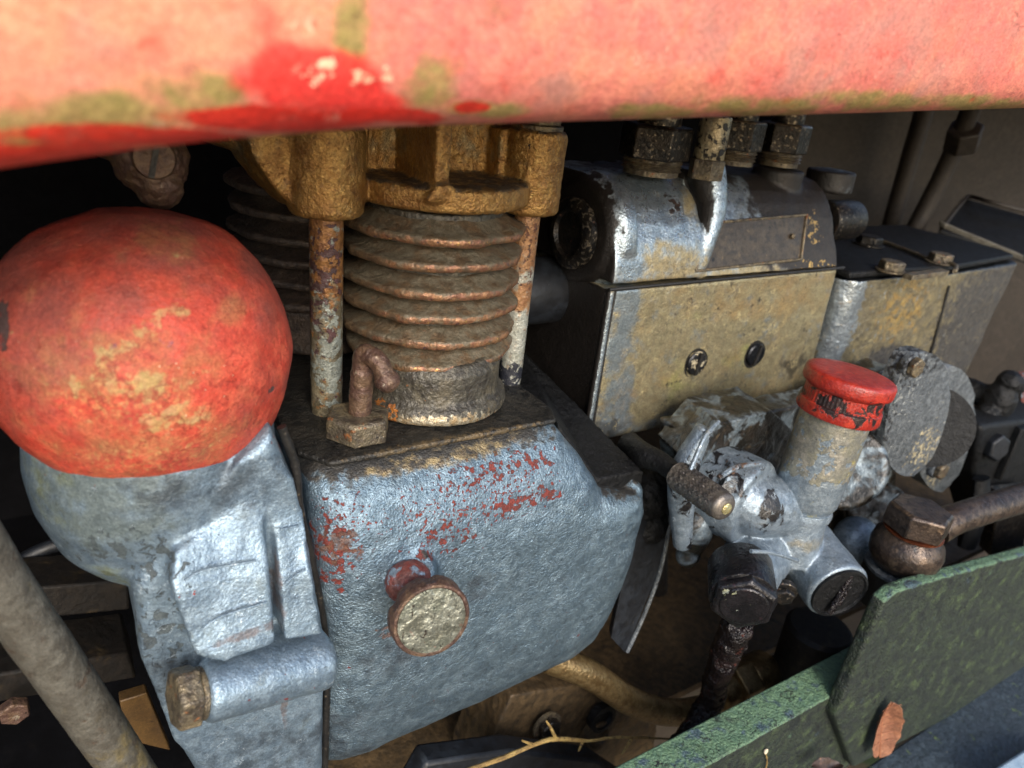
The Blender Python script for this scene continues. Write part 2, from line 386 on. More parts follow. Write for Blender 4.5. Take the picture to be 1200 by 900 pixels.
m_finr = mk('dark finned cast iron', ['#4a3e35', '#574a3f', '#3a312b'], .6, .2, [
    L(['#5b4637', '#4b3a30'], 2.2, .64, .08, rough=.5, metal=.3)], bump=((3, 2.4), (.8, 3)), dist=.06)  # rear fins in darker browns than the front cylinder
m_base = mk('oily cylinder foot', ['#4b4840', '#5b5548', '#3b3833'], .45, .35, [
    L(['#9c9684', '#8a7658'], 2.2, .66, .1, Zs((520, 495, 38, (6, 3, 1.2)), (570, 480, 40, (2, 4, 2))), .38, rough=.4, metal=.5),
    L(['#a86a30', '#7a4a28'], 2.4, .68, .08, Zs((555, 485, 39, (2.4, 3, 1.2)), (450, 490, 39, (2, 3, 1.5))), .26, rough=.5, metal=.3),
    L('#1f1e1d', 2.5, .66, .06, rough=.4, metal=.1)], bump=((3, 2.4), (.9, 2)), dist=.06)
m_tubeL = mk('flaking paint on steel tube', ['#6b6455', '#7d735c', '#57503f'], .48, .35, [
    L(['#8a6238', '#6e4a30'], 1.6, .56, .1, [(V(13.9, 41.5, -11), (3, 3, 5))], .3, rough=.5, metal=.4),
    L(['#4a3030', '#3b2928'], 1.7, .62, .03, [(V(13.4, 41.5, -14), (2, 3, 7))], .12, rough=.6, metal=.1, h=-1.0),
    L(['#8a8f88', '#7b8078'], 1.5, .60, .06, [(V(13.9, 41, -18.5), (2, 3, 5))], .16, rough=.45, metal=.4),
    L('#2b2826', 3, .66, .05, rough=.6, metal=.1)], bump=((3, 2), (1, 2)), dist=.06)
m_tubeR = mk('pale paint on steel tube', ['#9a9c93', '#8a8b80', '#a6a79e'], .42, .4, [
    L(['#96704c', '#805a3c'], 1.3, .56, .25, [(V(28.4, 42, -11), (3, 3, 4.5)), (V(28.4, 42, -15.5), (2, 3, 1.6))], .36, rough=.5, metal=.3),
    L(['#5e3a2a', '#3b2b26'], 2.8, .66, .05, [(V(28.4, 42, -12), (3, 3, 6))], .1, rough=.6, metal=.1, h=-.5),
    L('#20222a', 2, .70, .06, [(V(28.0, 42, -21.8), (3, 3, 1.8))], .3, rough=.5, metal=.1)], bump=((3, 2), (1, 1.6)), dist=.05)
m_black = mk('oily black grime', ['#08090b', '#0e0f11', '#050607'], .55, .0, [
    L(['#151619', '#1b1c20'], 3, .60, .1, rough=.65, h=.3, detail=12),
    L('#8a8a86', 1.9, .955, .02, vor=True, rough=.5, op=.8)], bump=((3, 2.4), (9, 1.2), (1, 2)), dist=.05, spec=.3)
m_deck = mk('oily deck plate', ['#2b2a27', '#36332e', '#1f1f1e'], .48, .2, [
    L(['#5a4e3a', '#6b5a40'], 2, .68, .2, [(V(20, 35.9, -22.6), (12, 1.0, .8))], .34, rough=.5, metal=.35, detail=12, op=.8),
    L('#111214', 1.4, .56, .14, [(V(26, 46, -22), (8, 8, 2))], .25, rough=.4, metal=.0),
    L('#8a8a86', 1.9, .955, .02, vor=True, rough=.5, op=.8)], bump=((3, 3.), (8, 1.2)), dist=.05)
m_pump = mk('yellowed aluminium pump casting', ['#9a8f72', '#8f866b', '#a69c7c'], .36, .68, [
    L(['#93a0a8', '#7f8c94'], .7, .52, .3, Zs((730, 370, 42, (2.6, 5, 8)), (722, 480, 42, (3, 5, 5)), (780, 500, 42, (6, 5, 2))), .3, rough=.32, metal=.76, detail=14, op=.9),
    L(['#a08558', '#857050'], .5, .48, .3, Zs((900, 350, 42, (12, 5, 3))), .14, rough=.45, metal=.55, op=.7),
    L(['#85874c', '#8d8a58'], .5, .60, .3, Zs((800, 440, 42, (4, 5, 3)), (870, 420, 42, (4, 5, 3))), .24, rough=.5, metal=.4, op=.7),
    L(['#5c5242', '#4c4438'], 2.4, .53, .2, rough=.5, metal=.4, h=-.15, detail=14, op=.4),
    L(['#2b2824', '#1b1a19'], .8, .60, .3, Zs((830, 502, 42, (12, 5, 2)), (950, 460, 42, (6, 5, 5)), (712, 505, 42, (4, 5, 2.4)), (925, 430, 42, (4, 5, 2.4))), .34, rough=.38, metal=.1, detail=14, op=.85),
    L('#c0b084', .8, 1.02, .03, Zs((910, 385, 42, (6, 5, 2))), .25, line=True, rough=.4, metal=.5, op=.6),
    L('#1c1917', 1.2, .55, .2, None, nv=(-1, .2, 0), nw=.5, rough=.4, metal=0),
    L('#23211e', 2.2, .73, .03, rough=.4, metal=.1, h=-.3),
], bump=((4.2, .7), (.8, .6), (8, .7)), dist=.055)
m_pumph = mk('bright aluminium pump head', ['#9dabb5', '#8e9ca7', '#aab6be'], .30, .82, [
    L(['#a8966c', '#948560'], .8, .60, .3, Zs((790, 310, 42, (6, 5, 3)), (780, 332, 42, (9, 5, 1.2)), (880, 322, 42, (16, 5, 1.4)), (822, 235, 43, (1.6, 5, 3.4)), (960, 300, 42, (3, 5, 1.5))), .36, rough=.4, metal=.5, detail=14, op=.9),
    L(['#626a70', '#747b80'], 1.0, .60, .1, rough=.4, metal=.6, h=-.3, dist=.6, op=.6, detail=12),
    L(['#231f1d', '#2e2925'], .6, .58, .22, [(V(61.5, 46, -10), (12.8, 14, 12)), (V(54, 52, -7), (22, 7, 3))], .46, rough=.5, metal=.1, detail=14),
    L(['#b8985a', '#a88a54'], 2.2, .75, .04, Zs((945, 308, 43, (5, 4, 1.3)), (960, 270, 43, (2, 4, 3))), .22, rough=.4, metal=.4, h=.2, detail=14),
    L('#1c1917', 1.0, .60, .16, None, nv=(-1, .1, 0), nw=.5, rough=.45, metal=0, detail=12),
    L(['#1d1a19', '#3b2a20'], 1.2, .72, .04, Zs((770, 214, 44, (5, 5, .9)), (800, 240, 43, (1.5, 5, 1.6))), .26, rough=.4, metal=0, h=.2, detail=14),
], bump=((4, .8), (1.2, .5), (8, .7)), dist=.06)
m_box = mk('soiled aluminium governor box', ['#7d7560', '#8c8162', '#6e6755'], .43, .55, [
    L(['#9aa3a9', '#8a9298'], 1.0, .60, .12, Zs((985, 370, 42, (2.6, 5, 9))), .4, rough=.33, metal=.72),
    L(['#a38a54', '#94794a'], 1.2, .58, .25, Zs((1050, 360, 42, (7, 5, 6))), .2, rough=.45, metal=.5, detail=9),
    L(['#3b3a3a', '#4d4a45'], .9, .54, .25, Zs((1150, 370, 42, (16, 6, 14)), (1030, 425, 42, (10, 5, 3.5))), .36, rough=.5, metal=.25),
    L(['#c9b078', '#b59c68'], 3.4, .74, .03, Zs((1160, 370, 42, (9, 6, 9))), .1, rough=.5, metal=.3, h=.3),
    L(['#0f1114', '#17191c'], 1.6, .66, .06, None, nv=(0, 0, 1), nw=.55, rough=.36, metal=0),
], bump=((3, 1.4), (1, 1.2)), dist=.06)
m_grey = mk('grey painted cast cover', ['#5f6468', '#6f7477', '#505559'], .45, .3, [
    L(['#b0b2ae', '#9a9c98'], 3.0, .68, .03, Zs((1070, 470, 30, (6, 4, 6)), (1100, 500, 32, (4, 6, 8))), .1, rough=.4, metal=.4, h=-.4),
    L(['#1b1c1f', '#2a2a2c'], 1.5, .60, .1, Zs((1060, 420, 32, (8, 6, 4)), (1040, 520, 30, (3, 6, 8))), .14, rough=.4, metal=0),
    L(['#b5aa8c', '#8a7f66'], 2.2, .72, .04, Zs((1095, 530, 30, (5, 6, 5)), (1115, 560, 32, (4, 6, 7))), .22, rough=.5, metal=.2, h=.3)], bump=((3.5, 2.6), (1, 2)), dist=.06)
m_feed = mk('oil-streaked aluminium feed pump', ['#7a8792', '#6b7883', '#87939d'], .42, .55, [
    L(['#857c64', '#6f6b5a'], .8, .56, .3, Zs((930, 540, 28, (4, 4, 3)), (960, 640, 27, (4, 4, 1))), .2, rough=.45, metal=.4, op=.7),
    L(['#121316', '#1e1b1a'], .8, .66, .08, Zs((850, 520, 33, (6, 5, 4)), (835, 570, 31, (6, 5, 4)), (900, 600, 29, (2, 5, 3)), (940, 740, 26, (2, 4, 2)), (1000, 540, 36, (8, 6, 6)), (812, 630, 33, (4, 5, 4))), .22, rough=.25, metal=0, h=.3, dist=.8, detail=14),
    L(['#5a4230', '#463426'], 1.3, .68, .12, Zs((860, 560, 30, (5, 5, 4)), (920, 715, 26, (1.5, 4, 3))), .18, rough=.35, metal=.1, detail=12),
    L('#26272a', 2.2, .70, .05, rough=.35, metal=.1, h=-.3, detail=12, op=.8), L('#b4c0c8', .8, 1.0, .04, line=True, rough=.3, metal=.7, h=.3, op=.6)], bump=((3, .7), (.9, .7), (8, .7)), dist=.06)
m_feedr = mk('grimy rear casting', ['#6c7880', '#5d6971', '#788389'], .42, .5, [
    L(["#14130f", "#221d18"], .5, .40, .14, Zs((860, 510, 37, (8, 6, 5)), (820, 580, 37, (6, 6, 6)), (960, 620, 36, (8, 6, 4))), .22, rough=.28, metal=0, h=.3, dist=.6, detail=14),
    L(['#6b5c44', '#584b38'], .9, .58, .2, rough=.45, metal=.2, detail=14, op=.7), L('#26272a', 2.2, .68, .05, rough=.35, detail=12, op=.8)], bump=((3, .8), (.9, 1.2), (8, .7)), dist=.06)
NC_ = U(940, 590, Y=29.5) + V(.10, 0, 1).normalized() * 9.9
m_necks = mk('yellowed silver neck paint', ['#8a8878', '#9b968a', '#7d7d76'], .38, .5, [
    L(['#7f8c96', '#929da5'], .9, .56, .02, Zs((940, 590, 28, (6, 6, 2.4))), .4, rough=.34, metal=.6, h=-.7),
    L(['#a59a62', '#8b8254'], .9, .58, .14, rough=.45, metal=.35),
    L('#a02a1c', 3, .78, .02, rough=.5, metal=0), L('#2e2c28', 2.6, .68, .03, rough=.4, metal=.1, h=-.3)], bump=((2.5, 1.4), (.8, 1.4)), dist=.05)
m_cap = mk('chipped red cap paint', ['#96281c', '#a03222', '#842018'], .38, 0, [
    L(['#1c1517', '#2e1e1c'], .9, .64, .06, [(NC_, (6, 6, 1.8))] + Zs((965, 432, 28, (4, 4, .8)), (1000, 440, 27, (4, 5, .8))), .27, rough=.36, h=-.7, dist=.8, detail=14),
    L('#241617', 2.2, .64, .04, rough=.35, h=-.4, detail=12)], bump=((1.2, 1.4), (5, 1)), dist=.05)
m_knurl = mk('worn dark steel', ['#6a645e', '#7a736a', '#565250'], .42, .6, [
    L('#2b292a', 1.2, .58, .1, rough=.45, metal=.3, detail=12)], bump=((6, .8),), dist=.03)
m_iron = mk('dark oily bolt iron', ['#26231f', '#332d28', '#1a1a1b'], .36, .55, [
    L(['#6a6258', '#857a68'], 2.6, .66, .05, None, edge=1.5, rough=.35, metal=.7), L(['#5a3a28', '#3f2a20'], 1.7, .64, .08, rough=.5, metal=.2)], bump=((4, 1.6), (1, 1)), dist=.05)
m_nut = mk('tarnished bolt iron', ['#6a6252', '#7d7058', '#524a40'], .45, .5, [
    L(['#8a5a34', '#6e4328'], 1.8, .60, .08, rough=.55, metal=.3), L('#24211f', 2.4, .64, .05, rough=.5, metal=.1)], bump=((3.4, 2.4), (1, 2)), dist=.06)
m_rust = mk('rusty brown iron', ['#574138', '#493730', '#65503f'], .5, .35, [
    L(['#8a7c68', '#94897a'], 1.6, .64, .08, rough=.45, metal=.4, detail=12), L('#2b201c', 2.0, .66, .06, rough=.6)], bump=((3, 2.2), (1, 2)), dist=.06)
m_knob = mk('brassy screw head', ['#74786c', '#66675c', '#8a8c80'], .38, .6, [
    L(['#3f3328', '#2c241e'], 1.6, .60, .05, sc3=(1.5, 1, .8), rough=.5, metal=.3, dist=1.8, h=-.9), L(['#7a4a34', '#5a3428'], 1.4, .64, .1, rough=.55, metal=.2)], bump=((1.6, 3), (4, 1)), dist=.06)
m_redprimer = mk('red primed stem', ['#5e3a34', '#6a4038', '#70342c'], .5, .1, [
    L(['#8898a4', '#788894'], 1.2, .53, .1, rough=.4, metal=.5, detail=12), L('#332421', 2.4, .64, .06, rough=.5)], bump=((3, 2),), dist=.05)
m_banjo = mk('browned steel fitting', ['#4a3f38', '#5a4d42', '#38302c'], .33, .6, [
    L(['#8a7460', '#6e5c4c'], 1.2, .62, .1, rough=.3, metal=.7), L('#1b1a1c', 1.8, .62, .06, rough=.4, metal=.1),
    L(['#9aa8a4', '#7a8a88'], 2.0, .76, .03, Zs((1070, 600, 26, (3, 3, 1))), .14, rough=.4)], bump=((3, 1.4), (1, 1)), dist=.05)
m_pipe = mk('pale grimy pipe paint', ['#56534b', '#646158', '#4b473f'], .5, .15, [
    L(['#4c3e32', '#3e342b'], .8, .58, .12, rough=.6, h=-.3, detail=12), L(['#6c6040', '#5a5036'], .8, .60, .25, Zs((150, 880, 34, (5, 5, 4))), .2, rough=.7),
    L('#8a877c', 2.0, .75, .04, rough=.5, h=.6, detail=12), L('#2a2622', 1.5, .68, .05, rough=.6, detail=12)], bump=((2.4, 1.2), (.8, 1.6)), dist=.06)
m_brown = mk('dusty brown bay panel', ['#17130f', '#1d1813', '#120f0d'], .6, .1, [
    L(['#453724', '#38301f'], .5, .54, .2, rough=.55), L('#1c1917', 1.2, .62, .1, rough=.6), L('#8a7a5a', 9, .77, .02, rough=.6)], bump=((2, 1.2), (.5, 2)), dist=.05)
m_tan = mk('tan primed sheet', ['#4e3f2b', '#5a4932', '#3e3324'], .55, .15, [
    L(['#241f1a', '#332b22'], .7, .58, .12, rough=.5), L('#a08a60', 6, .72, .03, rough=.6)], bump=((1.6, 1.6), (.5, 3)), dist=.06)
m_panel = mk('dull taupe firewall', ['#302a24', '#37302a', '#29241f'], .62, .05, [
    L('#231f1c', .4, .58, .3, rough=.6), L('#5c5142', 2.5, .74, .06, rough=.6)], bump=((1.5, .8), (.4, 2)), dist=.05)
m_brass = mk('oily brass', ['#7d6744', '#6c5636', '#8f7a54'], .32, .7, [
    L(['#c0a060', '#b89858'], 4.5, .66, .03, rough=.25, metal=.9), L(['#1a1613', '#2c231b'], 1.0, .62, .14, rough=.35, metal=.1, detail=12)], bump=((3, 2), (1, 1.5)), dist=.05)
m_green = mk('mossy green rail paint', ['#20291f', '#283224', '#181f1c'], .62, 0, [
    L(['#4a5a33', '#3b4a2a'], .6, .50, .3, rough=.85, h=.5, detail=14, op=.9), L(['#5a7558', '#4d6852'], .7, .60, .25, None, nv=(0, -.2, 1), nw=.42, rough=.6, detail=14, op=.9),
    L(['#101617', '#182021'], .45, .56, .16, rough=.5, h=-.3, detail=14, op=.85), L(['#3b4c58', '#2f3d46'], .6, .66, .1, None, nv=(0, -.2, 1), nw=.11, rough=.4, detail=14, op=.9), L('#5f6e42', 2.2, .66, .2, rough=.8, h=.6, detail=14, op=.4),
    L('#0c1011', .7, 1.02, .03, line=True, rough=.5, h=-.5)],
    bump=((1.6, 2.6), (.6, 2.4), (5, 2.6)), dist=.07)
m_sill = mk('blue-grey sill paint', ['#2c343b', '#353f46', '#232b30'], .5, .05, [
    L(['#5a6a3e', '#4d5c38'], .9, .62, .1, rough=.8), L(['#a8a070', '#b5ac80'], 1.6, .72, .04, Zs((1100, 885, 18, (5, 3, .9))), .3, rough=.7, h=.5), L('#8a98a4', 2.6, .72, .03, rough=.5, h=.3), L('#1c2226', 2, .68, .04, rough=.5)], bump=((2.4, 2), (.8, 2)), dist=.05)
m_leaf = mk('dry brown leaf', ['#82563e', '#906248', '#724a36'], .65, 0, [L('#a88060', 1.4, .60, .15, rough=.6, detail=12, op=.7), L('#5a3a2c', 2, .66, .1, rough=.6, detail=12)], bump=((3, 2), (1, 3)), dist=.04)
m_leafd = mk('dark wet leaf', ['#2e221c', '#3c2c22'], .5, 0, [L('#6a4c38', 1.4, .62, .1)], bump=((3, 2),), dist=.04)
m_vein = mk('leaf vein', ['#8f5c42'], .6)
m_twig = mk('pale dry twig', ['#8a7040', '#a08850', '#6e5834'], .6, 0, [L('#4a3a26', 2, .6, .05)], bump=((3, 2),), dist=.03)
m_rubber = mk('dusty black rubber', ['#16191e', '#1e2228', '#101216'], .5, 0, [L('#8a8a86', 1.9, .955, .02, vor=True, rough=.5, op=.8)], bump=((2, 1),), dist=.03)
m_seam = mk('dark gasket', ['#141312', '#1e1c1a'], .5, 0, [L('#4a4236', 3, .62, .05)], bump=((4, 1.5),), dist=.04)
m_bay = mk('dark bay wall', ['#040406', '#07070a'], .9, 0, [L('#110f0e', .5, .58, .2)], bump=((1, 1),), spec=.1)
m_ground = mk('brown earth', ['#4a4034', '#5a4e3e'], .9, 0, [L('#3b4a2c', .08, .55, .1)], bump=((.5, 3),), cn=.05)
m_wet = mk('oil-soaked hose', ['#181214', '#241a1a', '#100d10'], .2, .1, [L(['#4a2420', '#5a2c22'], 1.1, .62, .06, rough=.3), L('#a59a7a', 3, .74, .03, rough=.3)], bump=((1.6, 6), (4, 2)), dist=.1)
m_plate = mk('greasy name plate', ['#473e34', '#524739', '#3a332c'], .36, .35, [L(['#6a5a44', '#57493a'], 1.6, .62, .1, rough=.4, metal=.4), L('#171616', 1.4, .62, .1)], bump=((2.5, 1), (.8, 1)), dist=.04)
m_chiph = mk('soiled screw head', ['#17181b', '#202226'], .32, .6, [L('#6a6f74', 3.5, .64, .04, rough=.3, metal=.8)], bump=((4, 1.2),), dist=.04)
m_flake = mk('flaked black screw head', ['#1c1d20', '#141518'], .35, .3, [L(['#b5ab90', '#9c927a'], 2.0, .52, .04, rough=.5, h=.5)], bump=((4, 1.2),), dist=.04)
m_plug = mk('black plug with flaked paint', ['#17171a', '#232124'], .3, .4, [L(['#8a9086', '#98966a'], 1.8, .70, .04, Zs((872, 712, 24, (1.5, 3, 1.5))), .2, rough=.4, metal=.3, h=.4), L('#34282c', 1.4, .60, .08, rough=.3)], bump=((2.5, 2), (1, 2)), dist=.05)
# ------------------------------------------------------------------ setting
b = NB(); box(b, (-1500, -1500, -101), (1500, 1500, -100)); tag(obj('ground', b, m_ground, flat=True), kind='structure')
# bay: dark back wall, floor sheet, left bulkhead
b = NB(); box(b, (-60, 96, -95), (190, 98, 40)); tag(obj('bay_back_wall', b, m_bay, flat=True), kind='structure')
b = NB(); box(b, (-62, 30, -95), (-58, 97, 40)); tag(obj('bay_left_bulkhead', b, m_bay, flat=True), kind='structure')
b = NB(); prism(b, [(14, 38, -62), (150, 38, -62), (150, 96, -58), (14, 96, -58)], (0, 0, -1)); tag(obj('bay_floor', b, m_tan, flat=True), kind='structure')
b = NB(); prism(b, [(-58, 38, -63.5), (13.9, 38, -63.5), (13.9, 96, -59.5), (-58, 96, -59.5)], (0, 0, -1)); tag(obj('shade_toned_floor', b, m_bay, flat=True), kind='structure')  # left part of the floor, its blocked light put into a darker colour
# firewall behind the governor: faces the engine's left end
b = NB(); prism(b, [U(925, 60, Y=88), U(1500, 60, Y=50), U(1500, 700, Y=50), U(925, 700, Y=88)], (2, 2, 0)); tag(obj('firewall', b, m_panel, flat=True), kind='structure')

# ------------------------------------------------------------------ hood
def hoodZ(x):
    z = -3.0 + .072 * x
    if x < 12: z -= .0045 * (12 - x) ** 2
    return z
t = thing('engine_hood', 'faded salmon red engine hood panel with green algae on its rolled lower edge', 'hood', (30, HY, 0))
b = NB(); rows = []
prof = [(27, 1.8), (25.5, .5), (24.6, .12), (23.8, 0), (23.0, .12), (22.3, .5), (21.8, 1.1), (21.55, 1.9), (21.4, 3.2), (21.1, 6), (20.9, 10), (21, 18), (22, 30), (25, 38), (31, 43), (45, 45), (99, 46)]
x = -40.
while x <= 190:
    rows.append([b.verts.new(V(x, y + .12 * mnoise.noise(V(x * .15, z * .2, 0)), hoodZ(x) + z)) for y, z in prof]); x += 2.0
ring_faces(b, rows, closed_ring=False, cap0=False, cap1=False)
obj('side_panel', b, m_hood, t, sharp=60, solid=.15, disp=((2.5, .08),))

# ------------------------------------------------------------------ crankcase
t_case = thing('crankcase', 'silver painted cast crankcase block with red chips and a round screw knob, under the cylinder', 'crankcase', (22, 40, -45))
b = NB(); Y0 = 32.9
outl = [(10.6, -23.6), (11.4, -22.9), (28.2, -22.9), (30.2, -25.6), (32.0, -28.3), (34.5, -29.2), (36.3, -29.6), (36.8, -31.2), (36.4, -36), (35.6, -41), (34.6, -44.2), (32.4, -45.6), (26, -46.2), (12, -47.3), (10.6, -46.6)]
def tilt(x, z):
    t_ = 2.0 * max(0, (z + 30.5) / 7.6) ** 2.0 + .012 * max(0, -37 - z) ** 2
    return t_ + .6 * max(0, (14.5 - x) / 4) ** 2
bulge_prism(b, outl, Y0, 56, 1.7, tilt)
rcyl(b, U(736, 577, Y=34.8), U(736, 577, Y=40), 1.15, .4)
cyl(b, U(480, 672, Y=34.6), U(480, 672, Y=32.4), 2.4, 1.5)
obj('block', b, m_case, t_case, voxel=.16, smooth=5, disp=((3.5, .3), (.5, .025)))
b = NB(); prism(b, [(12.0, 36.0, -23.0), (28.2, 36.0, -23.0), (28.9, 37.5, -23), (28.9, 58, -23.0), (10.6, 58, -23.0), (10.6, 38, -23)], (0, 0, .42))
obj('deck_plate', b, m_deck, t_case, voxel=.13, smooth=3, disp=((.35, .05), (2, .15)))
A_, B2, C2, D2, E2 = V(28.5, 36.1, -23.0), V(32.2, 35.1, -27.9), V(36.9, 35.2, -28.3), V(33.4, 50, -22.7), V(28.5, 52, -22.7)
b = NB()
for tri in ((A_, B2, D2), (B2, C2, D2), (A_, D2, E2)): prism(b, tri, (0, 0, -2.5))
obj('sloping_shoulder', b, m_black, t_case, voxel=.16, smooth=3, disp=((.5, .06), (2, .2)))
b = NB(); c = U(735, 549, Y=36.3) + V(0, 0, .25); sph(b, c, (.30, .4, .22), 10, 6); sph(b, c + V(.25, .3, -.25), (.3, .3, .2), 10, 6)
obj('copper_rivet', b, mk('bare copper', ['#b86a3c', '#8a4a2c'], .35, .8), t_case)
# screw knob on the front: stem + fluted round head
c0 = U(478, 680, Y=32.8); c1 = U(503, 722, Y=28.6)
ax = (c1 - c0).normalized()
b = NB(); rcyl(b, c0 - ax * 1, c1 - ax * .3, 1.05, .2); sph(b, c0 + ax * .6 + V(-.2, 0, .4), (1.5, 1.2, 1.3)); k = obj('knob_stem', b, m_redprimer, t_case, voxel=.1, smooth=4, disp=((.6, .25),))
b = NB()
lathe(b, c1 - ax * 0.85, ax, [(1.2, 0), (2.0, .1), (2.32, .35), (2.36, .9), (2.3, 1.25), (2.22, 1.4), (2.08, 1.42), (2.0, 1.34), (0, 1.32)], 72, fn=lambda r, h, a: r * (1 - .10 * max(0, math.cos(a * 6)) ** 2 * (r > 1.9 and h < 1.1)))
k = obj('knob_head', b, m_rust, t_case, sharp=30)
b = NB(); lathe(b, c1 + ax * .44, ax, [(2.02, 0), (2.0, .1), (1.8, .13), (0, .12)], 40); obj('knob_face', b, m_knob, k, disp=((.5, .12),))

# ------------------------------------------------------------------ cylinder barrels
CX, CY = 21.9, 44.2
def barrel(name, label, cx, cy, mf, mb, nf, group, rad=6.15):
    t = thing(name, label, 'cylinder', (cx, cy, -22.2), group)
    b = NB(); lathe(b, (cx, cy, -22.25), (0, 0, 1), [(4.6, 0), (4.6, 13.2)], 64); lathe(b, (cx - .4, cy - 1.6, -22.45), (0, 0, 1), [(5.4, 0), (5.5, .3), (5.3, .9), (4.9, 1.3), (4.85, 1.8), (4.8, 3.2), (4.3, 3.9)], 64)
    obj('barrel', b, mb, t, voxel=.16, smooth=2, disp=((.4, .06), (1.5, .12)))
    for i in range(nf):
        z = -10.3 - i * 1.69 + (0, .06, -.05, .05, -.03, .04)[i]
        r = rad * (1 - .006 * i)
        b = NB()
        def f(rr, h, a, i=i):
            return rr + (.30 * mnoise.noise(V(math.cos(a) * 2.2, math.sin(a) * 2.2, i * 3.1)) + .10 * mnoise.noise(V(math.cos(a) * 9, math.sin(a) * 9, i * 5.1)) if rr > 5.6 else 0)
        lathe(b, (cx, cy, z), (0, 0, 1), [(4.0, -.5), (5.3, -.46), (r - .2, -.42), (r - .05, -.34), (r + .02, -.16), (r, .06), (r - .1, .18), (r - .3, .22), (5.3, .40), (4.8, .72), (4.3, 1.05), (4.0, 1.15)], 96, fn=f)
        o = obj('fin', b, mf, t, sharp=80, disp=((.6, .10), (2.2, .22)))
        o.rotation_euler = (0, 0, 0)
    return t
barrel('engine_cylinder', 'rusty finned air-cooled engine cylinder standing on the crankcase between two steel tubes', CX, CY, m_fin, m_base, 6, None)
c = U(372, 300, Y=58)
barrel('engine_cylinder', 'dark finned cylinder half hidden behind the left steel tube', c.x, c.y, m_finr, m_finr, 6, None, 6.8)

# ------------------------------------------------------------------ push-rod tubes
TL = V(13.9, 42.5, 0); TR = V(28.35, 42.7, 0)
b = NB(); tube(b, [TL + V(.0, 0, -22.4), TL + V(0, 0, -21.9), TL + V(0, 0, -9)], [.7, 1.02, 1.02], 28, 14)
tag(obj('pushrod_tube', b, m_tubeL, base=TL + V(0, 0, -22.2), disp=((.7, .08),), sub=1), 'flaking brown steel tube in front of the cylinder fins, left of the pair', 'tube', 'steel tubes beside the finned cylinder')
b = NB(); tube(b, [TR + V(0, 0, -22.5), TR + V(0, 0, -21.9), TR + V(0, 0, -9)], [.6, .9, .9], 28, 14)
tag(obj('pushrod_tube', b, m_tubeR, base=TR + V(0, 0, -22.2), disp=((.7, .05),), sub=1), 'pale steel tube streaked with orange rust, right of the cylinder fins', 'tube', 'steel tubes beside the finned cylinder')

# ------------------------------------------------------------------ cylinder head
t = thing('cylinder_head', 'golden brown heat-tanned cylinder head with two round bosses and a middle rib, under the hood', 'cylinder head', (CX, CY, -9))
b = NB()
lathe(b, (CX, CY, -8.75), (0, 0, 1), [(5.9, 0), (6.1, .2), (6.1, 1.3), (5.9, 1.5)], 64)
box(b, (14.2, 44.6, -8.6), (28.8, 54, 4)); rx = U(518, 200, Y=39).x; box(b, (rx - .5, 38.9, -7.6), (rx + .5, 45, 3))
prism(b, [(rx - .5, 38.45, -7.0), (rx + .5, 38.45, -7.0), (rx + 1.2, 38.45, -8.0), (rx - 1.2, 38.45, -8.0)], (0, 5, 0))
rcyl(b, V(TL.x, TL.y, -9.5), V(TL.x, TL.y, -4.3), 2.25, .3); rcyl(b, V(TR.x, TR.y, -9.6), V(TR.x, TR.y, -4.0), 2.1, .3)
# boss webs back to the wall
prism(b, [U(352, 250, Y=42), U(322, 222, Y=42), U(300, 190, Y=42), U(285, 150, Y=42), U(395, 130, Y=42), U(400, 250, Y=42)], (-.5, 4, 0)); obox(b, V(15.0, 45.2, -6.6), (0, 0, 1), 1.8, 1.8, 2.2)
obox(b, V(27.4, 44.6, -6.4), (0, 0, 1), 1.7, 1.7, 2.2)
# arm to the left
tube(b, [V(13.2, 43.2, -5.6), V(10, 45, -4.9), V(4, 48, -3.9), V(0, 50, -3.8)], [2.0, 1.6, 1.3, 1.3], 20, 5)
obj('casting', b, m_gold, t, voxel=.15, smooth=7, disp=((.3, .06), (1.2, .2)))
for P, z in ((TL, -4.35), (TR, -4.05)):
    b = NB(); lathe(b, V(P.x, P.y, z), (0, 0, 1), [(1.75, 0), (1.75, .3), (1.5, .36)], 32); w = obj('washer', b, m_nut, t)
    b = NB(); hexa(b, V(P.x, P.y, z + .36), (0, 0, 1), 1.7, 1.6); obj('nut', b, m_nut, t, bevel=.06)

# rusty lump with a slotted screw at the upper left
c = U(180, 185, Y=42)
t = thing('slotted_fitting', 'rusty brown fitting with a slotted screw hanging under the hood above the red dome', 'fitting', c)
b = NB(); sph(b, c + V(0, 1.2, -.2), (1.9, 1.8, 1.9)); sph(b, c + V(.2, .6, -1.5), (1.2, 1.2, 1.2)); sph(b, c + V(-1.6, 1.4, .6), (1.4, 1.2, 1)); cyl(b, c + V(-.4, 2, .4), c + V(-6, 4, 1.8), 1.1)
obj('body', b, m_rust, t, voxel=.12, smooth=4, disp=((.6, .3),))
b = NB(); ax = V(-.05, -1, .05).normalized(); lathe(b, c + V(0, .2, 0), ax, [(1.0, 0), (1.05, .6), (.95, .8), (0, .82)], 28); s_ = obj('screw_head', b, m_rust, t)
b = NB(); obox(b, c + V(0, .2, 0) + ax * .83, V(.25, 0, 1), .14, .06, .95, (1, 0, 0)); obj('slot', b, m_seam, s_)

